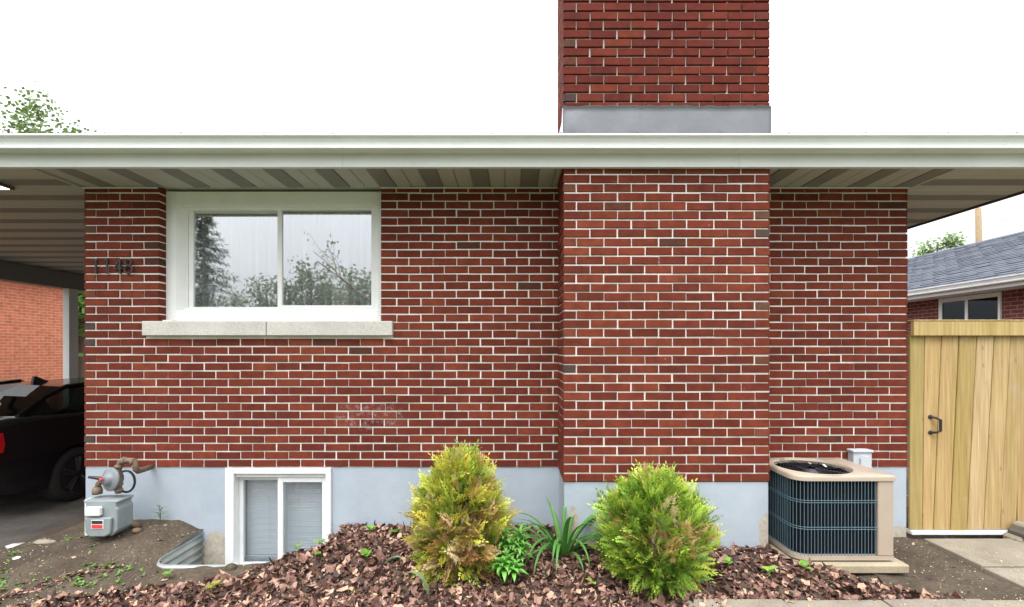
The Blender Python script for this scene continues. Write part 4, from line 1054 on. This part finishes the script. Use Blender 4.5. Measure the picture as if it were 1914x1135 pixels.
# ------------------------------------------------------------------ parked car
car = thing('parked_car', 'black sedan with red tail light parked under the carport', 'car', (-6.38, .93, -.262))
LEN, HW = 4.85, .93
def sect(w_s, w_m, w_b, z0, zb_, zt_, wt):     # half section from sill to centre of the deck
    return [(w_s*.55, z0), (w_s, z0+.02), (w_m, z0+.16), (w_m, (z0+zb_)*.5+.08), (w_b, zb_-.03), (w_b-.03, zb_), (wt, zt_), (0, zt_+.012)]
stn = [(0, sect(.70, .78, .76, .42, 1.00, 1.03, .66)), (.05, sect(.80, .88, .84, .32, 1.06, 1.09, .72)), (.22, sect(.86, .925, .88, .26, 1.09, 1.115, .75)), (.6, sect(.88, .93, .89, .22, 1.09, 1.12, .76)), (1.0, sect(.88, .93, .89, .2, 1.08, 1.11, .76)),
       (2.0, sect(.88, .92, .88, .19, 1.05, 1.08, .76)), (3.2, sect(.88, .92, .87, .19, 1.0, 1.04, .76)), (4.2, sect(.87, .92, .84, .2, .92, .97, .7)), (4.7, sect(.8, .86, .76, .24, .82, .86, .6)), (4.85, sect(.62, .7, .6, .3, .7, .72, .5))]
def loft(stn_):
    m_ = MB(); k = None
    for (y, half) in stn_:
        ring = [(x, y, z) for x, z in half]+[(-x, y, z) for x, z in half[::-1][1:]]
        k = len(ring); m_.v += ring
    for i in range(len(stn_)-1):
        for j in range(k): q = (j+1) % k; m_.f.append((i*k+j, i*k+q, (i+1)*k+q, (i+1)*k+j))
    m_.f.append(tuple(range(k))[::-1]); m_.f.append(tuple(range((len(stn_)-1)*k, len(stn_)*k)))
    return m_
def cut(body, cutter):
    md = body.modifiers.new('cut', 'BOOLEAN'); md.object = cutter; md.operation = 'DIFFERENCE'; md.solver = 'EXACT'
    dg = bpy.context.evaluated_depsgraph_get(); me = bpy.data.meshes.new_from_object(body.evaluated_get(dg)); body.modifiers.clear(); body.data = me
    bpy.data.objects.remove(cutter)
bo = loft(stn).build('body', M['car'], car)
for yy in (.93, 3.85):
    c_ = MB().lathe([(.375, -1.2), (.375, 1.2)], (0, yy, .33), (1, 0, 0), 28).build('cutter', None, car)
    bpy.context.view_layer.update(); cut(bo, c_)
sharpen(bo, 32)
cab = [(.42, [(.70, 1.10), (.66, 1.12), (.0, 1.13)]), (.8, [(.77, 1.09), (.62, 1.30), (0, 1.325)]), (1.12, [(.79, 1.08), (.585, 1.405), (0, 1.435)]), (1.7, [(.80, 1.07), (.585, 1.44), (0, 1.475)]), (2.4, [(.80, 1.06), (.58, 1.44), (0, 1.475)]), (2.9, [(.79, 1.05), (.56, 1.385), (0, 1.42)]), (3.6, [(.76, 1.0), (.7, 1.03), (0, 1.04)])]
m_ = MB()
for (y, h) in cab: m_.v += [(x, y, z) for x, z in h]+[(-x, y, z) for x, z in h[::-1][1:]]
roof_f = MB(); k = 5
for i in range(len(cab)-1):
    for j in range(4):
        glass = (j in (1, 2) and i in (0, 1)) or (j in (0, 3) and i in (1, 2, 3, 4)) or (j in (1, 2) and i == 5)
        if not glass: m_.f.append((i*k+j, i*k+j+1, (i+1)*k+j+1, (i+1)*k+j))
sharpen(m_.build('cabin', M['car'], car), 50)
def pane(faces, nm):
    g = MB()
    for (i, j) in faces:
        a_, b_2, c_, d_ = [Vector(m_.v[q]) for q in (i*k+j, i*k+j+1, (i+1)*k+j+1, (i+1)*k+j)]
        g.add([a_, b_2, c_, d_], [(0, 1, 2, 3)])
    return g.build(nm, M['carglass'], car)
pane([(0, 1), (0, 2), (1, 1), (1, 2)], 'rear_window'); pane([(5, 1), (5, 2)], 'windscreen')
for j in (0, 3):
    pane([(1, j), (2, j)], 'side_window'); pane([(3, j), (4, j)], 'side_window')
for s_ in (-1, 1):
    MB().tube([(s_*.715, .40, 1.115), (s_*.64, .8, 1.305), (s_*.60, 1.12, 1.41), (s_*.59, 1.7, 1.45)], .028, 6).build('pillar_trim', M['car'], car)
    MB().tube([(s_*.8, 1.75, 1.07), (s_*.59, 1.75, 1.44)], .03, 6).build('door_pillar', M['car'], car)
    MB().prism([(-.03, .78), (.05, .78), (.07, .86), (.05, .99), (-.03, .995)], 'x', s_*.60, s_*.925).build('tail_light', M['taillight'], car)
MB().box(-.62, .62, 1.5, 2.1, .8, 1.08, .05).build('rear_seat', M['dark'], car)
MB().prism([(1.28, 1.44), (1.5, 1.46), (1.42, 1.485), (1.33, 1.53), (1.3, 1.53)], 'x', -.015, .015).build('antenna_fin', M['black'], car)
MB().box(-.80, .80, -.045, .06, .40, .62, .03).build('rear_bumper', M['car'], car)
for yy in (.93, 3.85):
    for s_ in (-1, 1):
        w_ = link('wheel', None, car, (s_*.81, yy, .335))
        o = MB().lathe([(.22, -.11), (.30, -.115), (.328, -.09), (.335, 0), (.328, .09), (.30, .115), (.225, .11)], (0, 0, 0), (1, 0, 0), 36).build('tyre', M['tyre'], w_, True)
        m2 = MB().lathe([(.225, .113), (.232, .118), (.222, .10), (.20, .075)], (0, 0, 0), (s_, 0, 0), 32)
        for q in range(5):
            a_ = R(72*q+90)
            for da in (-.13, .13): m2.tube([(s_*.118, .04*math.cos(a_), .04*math.sin(a_)), (s_*.112, .21*math.cos(a_+da), .21*math.sin(a_+da))], [.026, .02], 6)
        m2.lathe([(.055, .09), (.055, .122), (.03, .13)], (0, 0, 0), (s_, 0, 0), 14)
        m2.build('rim', M['rim'], w_)

# ------------------------------------------------------------------ neighbours
nl = thing('orange_brick_house', 'neighbouring house with orange brick wall beyond the carport', 'house', (-12, 10, -.3))
def inv(o, loc): o.matrix_parent_inverse = Matrix.Translation(-Vector(loc)); return o
LN = (-12, 10, -.3); NX = -11.6
inv(MB().box(NX-8, NX, 2.5, 8.32, -.4, 3.4).build('wall', M['obrick'], nl), LN)
inv(MB().add([(NX-8.4, 2.1, 3.4), (NX+.4, 2.1, 3.4), (NX+.4, 8.5, 3.4), (NX-8.4, 8.5, 3.4), (NX-4, 4.6, 4.7), (NX-4, 6.2, 4.7)], [(0, 1, 4), (1, 2, 5, 4), (2, 3, 5), (3, 0, 4, 5), (3, 2, 1, 0)]).build('roof', M['roof'], nl), LN)
RX, RE = 8.5, 8.0
LR = (11.9, 6, 0)
nr = thing('shingled_house', 'neighbouring house with dark shingle roof and white gutter beyond the gate', 'house', LR)
ez = EYE+1.216
inv(MB().box(RX, RX+7.6, 1.5, 13, -.3, ez-.05).build('wall', M['rbrick'], nr), LR)
rz = EYE+2.75
inv(MB().add([(RE, 1.0, ez), (RE, 13.5, ez), (11.65, 13.5, rz), (11.65, 1.0, rz), (15.3, 13.5, ez), (15.3, 1.0, ez)], [(0, 3, 2, 1), (3, 5, 4, 2), (0, 1, 4, 5), (0, 5, 3), (1, 2, 4)]).build('roof', M['slate'], nr), LR)
mb = MB(); sl = Vector((11.65-RE, 0, rz-ez)); SL = sl.length; u = sl.normalized(); nrm = Vector((-u.z, 0, u.x)); rows_ = int(SL/.142)
for i in range(rows_):
    y = 2.6+(.15 if i % 2 else 0)
    while y < 9.5:
        w_ = .29; th = rnd.uniform(.010, .022); a_ = Vector((RE, y, ez))+u*(i*.142)-u*.02; L = .17
        lo = a_+nrm*th; hi = a_+u*L+nrm*.004; dy = Vector((0, w_, 0))
        mb.add([lo, lo+dy, hi+dy, hi, lo-nrm*th, lo+dy-nrm*th], [(0, 3, 2, 1), (0, 1, 5, 4)]); y += .3
sho = tag(mb.build('shingle', M['slate'], nr), kind='stuff'); inv(sho, LR)
gq = [(RE+.01, ez-.10), (RE-.07, ez-.10), (RE-.075, ez-.085), (RE-.06, ez-.07), (RE-.075, ez-.03), (RE-.10, ez-.015), (RE-.10, ez+.0), (RE+.01, ez+.0)]
inv(MB().prism([(p, q) for p, q in gq], 'y', 1.0, 13.5).build('gutter', M['white'], nr), LR)
inv(MB().box(RE+.011, RE+.03, 1.0, 13.5, ez-.17, ez-.004).build('fascia', M['alum'], nr), LR)
inv(MB().box(RE+.031, RX+.1, 1.0, 13.5, ez-.165, ez-.15).build('soffit', M['alum'], nr), LR)
ya, yb = RX*F/(1873-CX)-D, RX*F/(1757-CX)-D
nwz0, nwz1 = 1.25, 2.64
nwn = link('window', None, nr); nwn.matrix_parent_inverse = Matrix.Translation(-Vector(LR))
m2 = MB(); t = .075
m2.box(RX-.03, RX-.001, ya, ya+t*.6, nwz0, nwz1); m2.box(RX-.03, RX-.001, yb-t, yb, nwz0, nwz1); m2.box(RX-.03, RX-.001, ya+t*.6, yb-t, nwz1-.08, nwz1); m2.box(RX-.03, RX-.001, ya+t*.6, yb-t, nwz0, nwz0+t); ym = lerp(ya, yb, .52); m2.box(RX-.028, RX-.001, ym-.03, ym+.03, nwz0+t, nwz1-.08)
m2.build('frame', M['white'], nwn)
for (p, q) in ((ya+t*.6, ym-.03), (ym+.03, yb-t)):
    MB().box(RX-.016, RX-.012, p, q, nwz0+t, nwz1-.08).build('pane', M['nglass'], nwn); MB().box(RX-.009, RX-.004, p, q, nwz0+t, nwz1-.08).build('dark_room_plate', M['dark'], nwn)  # dark plate behind each pane stands in for the unlit room
# ------------------------------------------------------------------ pole and wires
pq = P(1833, 900, 25)
pl = thing('utility_pole', 'weathered wooden utility pole behind the shingled roof', 'utility pole', (pq.x, pq.y, -.1))
MB().tube([(0, 0, 0), (-.03, 0, 5), (-.13, 0, 9.1)], [.19, .16, .13], 10).build('shaft', M['pole'], pl, True)
MB().lathe([(.1, 0), (.06, .05)], (-.13, 0, 9.1), (0, 0, 1), 10).build('cap', M['pole'], pl)
wr = MB(); a_, b_2 = Vector((pq.x-.1, pq.y, 8.4)), Vector((pq.x+20, pq.y-6, 8.8))
wr.tube([a_.lerp(b_2, i/10)-Vector((0, 0, 1.2*(i/10)*(1-i/10))) for i in range(11)], .009, 5)
tag(wr.build('power_line', M['black']), 'thin power line running right from the utility pole', 'cable')

# ------------------------------------------------------------------ trees
def branch(mb, p, d, L, r, depth, tips, spread=.6, upb=.15):
    n = 4; pts = [p.copy()]; rr = [r]; q = p.copy(); dd = d.copy()
    for i in range(n):
        dd = (dd+Vector((rnd.gauss(0, .13), rnd.gauss(0, .13), rnd.gauss(0, .08)+upb*.2))).normalized(); q = q+dd*L/n; pts.append(q.copy()); rr.append(lerp(r, r*.45, (i+1)/n))
    mb.tube(pts, rr, 5, None, False)
    if depth == 0: tips += [(x, dd) for x in pts[1:]]; return
    for i in range(rnd.randint(3, 4)):
        t = rnd.uniform(.35, 1); j = min(n-1, int(t*n)); o = pts[j].lerp(pts[j+1], t*n-j)
        s = Vector((rnd.gauss(0, 1), rnd.gauss(0, 1), rnd.gauss(0, .6)+upb)); s = (dd+s.normalized()*spread*1.3).normalized()
        branch(mb, o, s, L*rnd.uniform(.5, .75), rr[j]*.6, depth-1, tips, spread, upb)
def tree(label, base, H, trunk, nlimb, L, leaf, nleaf, col, seed, spreadleaf=.25, group='trees around the house', depth=2, el=(.4, 1.2)):
    global rnd
    keep = rnd; rnd = random.Random(seed); t_ = thing('tree', label, 'tree', base, group)
    mb = MB(); tips = []
    mb.tube([(0, 0, -.2), (.05, 0, H*.4), (0, .05, H*.75), (.02, 0, H*.92)], [trunk, trunk*.8, trunk*.5, trunk*.2], 8)
    for i in range(nlimb):
        z = H*rnd.uniform(.3, .9); a_ = i*2.4+rnd.uniform(-.3, .3); e = rnd.uniform(*el)
        branch(mb, Vector((0, 0, z)), Vector((math.cos(a_)*math.cos(e), math.sin(a_)*math.cos(e), math.sin(e))), L*rnd.uniform(.7, 1.1)*(1.15-.5*(z/H)), trunk*.35, depth, tips)
    mb.build('trunk', M['bark'], t_)
    mb = MB()
    for (p, d) in tips:
        for k in range(nleaf):
            o = p+Vector((rnd.gauss(0, spreadleaf), rnd.gauss(0, spreadleaf), rnd.gauss(0, spreadleaf))); a_ = Vector((rnd.gauss(0, 1), rnd.gauss(0, 1), rnd.gauss(0, 1))).normalized(); b_3 = a_.orthogonal().normalized()*leaf*.5*rnd.uniform(.7, 1.2)
            a_ = a_*leaf*rnd.uniform(.8, 1.3); mb.add([o, o+a_*.5+b_3, o+a_, o+a_*.5-b_3], [(0, 1, 2, 3)], cvar(col, .3))
    mb.build('crown', M['leafy'], t_); rnd = keep; return t_
def at(px, py, d, z=-.2): q = P(px, py, d); return (q.x, q.y, z)
tree('thin-leaved tree rising above the carport roof', at(15, 200, 18), 11.0, .17, 15, 2.4, .13, 13, (.14, .22, .06), 21, .28)
tree('bushy green tree behind the shingled roof beside the utility pole', at(1752, 450, 25), 8.1, .14, 14, .85, .17, 8, (.15, .25, .05), 22, .2)
tree('green treetop peeking past the right corner of the brick house', at(1692, 470, 22), 5.6, .13, 9, 1.1, .2, 6, (.13, .24, .05), 23, .2)
tree('dense green tree glimpsed between the carport post and the house', at(150, 600, 17, -.3), 4.6, .14, 14, 2.0, .2, 9, (.11, .24, .04), 24, .32)
# across the street, partly mirrored in the panes
def spruce(label, base, H, Rb, seed):
    global rnd
    keep = rnd; rnd = random.Random(seed); t_ = thing('spruce_tree', label, 'tree', base, 'trees across the street')
    MB().tube([(0, 0, -.2), (0, 0, H*.5), (0, 0, H)], [.2, .13, .02], 8).build('trunk', M['bark'], t_)
    mb = MB(); z = H*.06
    while z < H*.985:
        t = z/H; rr = Rb*(1-t)**.85+.15
        for i in range(int(8+6*(1-t))):
            a_ = rnd.uniform(0, 6.28); L = rr*rnd.uniform(.6, 1.12); n = 7
            for k in range(n):
                s = (k+.4)/n*L; o = Vector((math.cos(a_)*s, math.sin(a_)*s, z-.28*s+.10*s*s/L)); sd_ = Vector((-math.sin(a_), math.cos(a_), 0))
                for q in range(5):
                    dd = (Vector((math.cos(a_), math.sin(a_), 0))*rnd.uniform(.2, 1)+sd_*rnd.uniform(-1, 1)+Vector((0, 0, rnd.uniform(-.7, .25)))).normalized()*rnd.uniform(.25, .5); w_ = dd.cross(Vector((0, 0, 1))).normalized()*.05
                    mb.add([o, o+dd*.5+w_, o+dd, o+dd*.5-w_], [(0, 1, 2, 3)], cvar((.12, .17, .13), .3))
        z += H*.028
    mb.build('crown', M['leafy'], t_); rnd = keep
VD = 4.47*2-D*0   # the camera's mirror image stands 8.94 m behind the real one's wall distance
def mirror_at(px, d, z=-.2): return ((px-CX)/F*d, .3-(d-(D+.3)), z)
spruce('tall dark spruce across the street mirrored in the window', mirror_at(385, 34), 11.8, 4.6, 31)
tree('sparse young tree across the street with thin branches', mirror_at(745, 19), 9.5, .14, 14, 4.4, .10, 2, (.16, .2, .06), 33, .12, 'trees across the street', 2, (.1, .9))
protos = []
spots = [(500, 52, 8.5), (545, 50, 8.5), (585, 49, 10), (620, 53, 9), (660, 50, 9.5), (705, 52, 9), (760, 50, 8), (440, 54, 8), (830, 52, 9), (340, 52, 10)]
spots += [(900+62*k, 50+3*math.sin(k*2.3), 9+1.5*math.sin(k*1.7)) for k in range(16)]+[(270-66*k, 50+3*math.sin(k*1.9), 9+1.5*math.sin(k*2.9)) for k in range(10)]  # unseen trees added along the row to darken the low sky
for i, (px, d, H) in enumerate(spots):
    if i < 4:
        protos.append(tree('leafy tree in the row far across the street', mirror_at(px, d), H*1.0, .2, 16, 2.4, .3, 5, (.2, .25, .16), 40+i, .45, 'row of trees far across the street', 1)); continue
    src = protos[i % 4]; c_ = src.copy(); COL.objects.link(c_); c_.location = mirror_at(px, d); c_.rotation_euler.z = i*1.3; k_ = H/9.0; c_.scale = (k_*1.1, k_*1.1, k_)
    for ch in src.children: e_ = ch.copy(); COL.objects.link(e_); e_.parent = c_
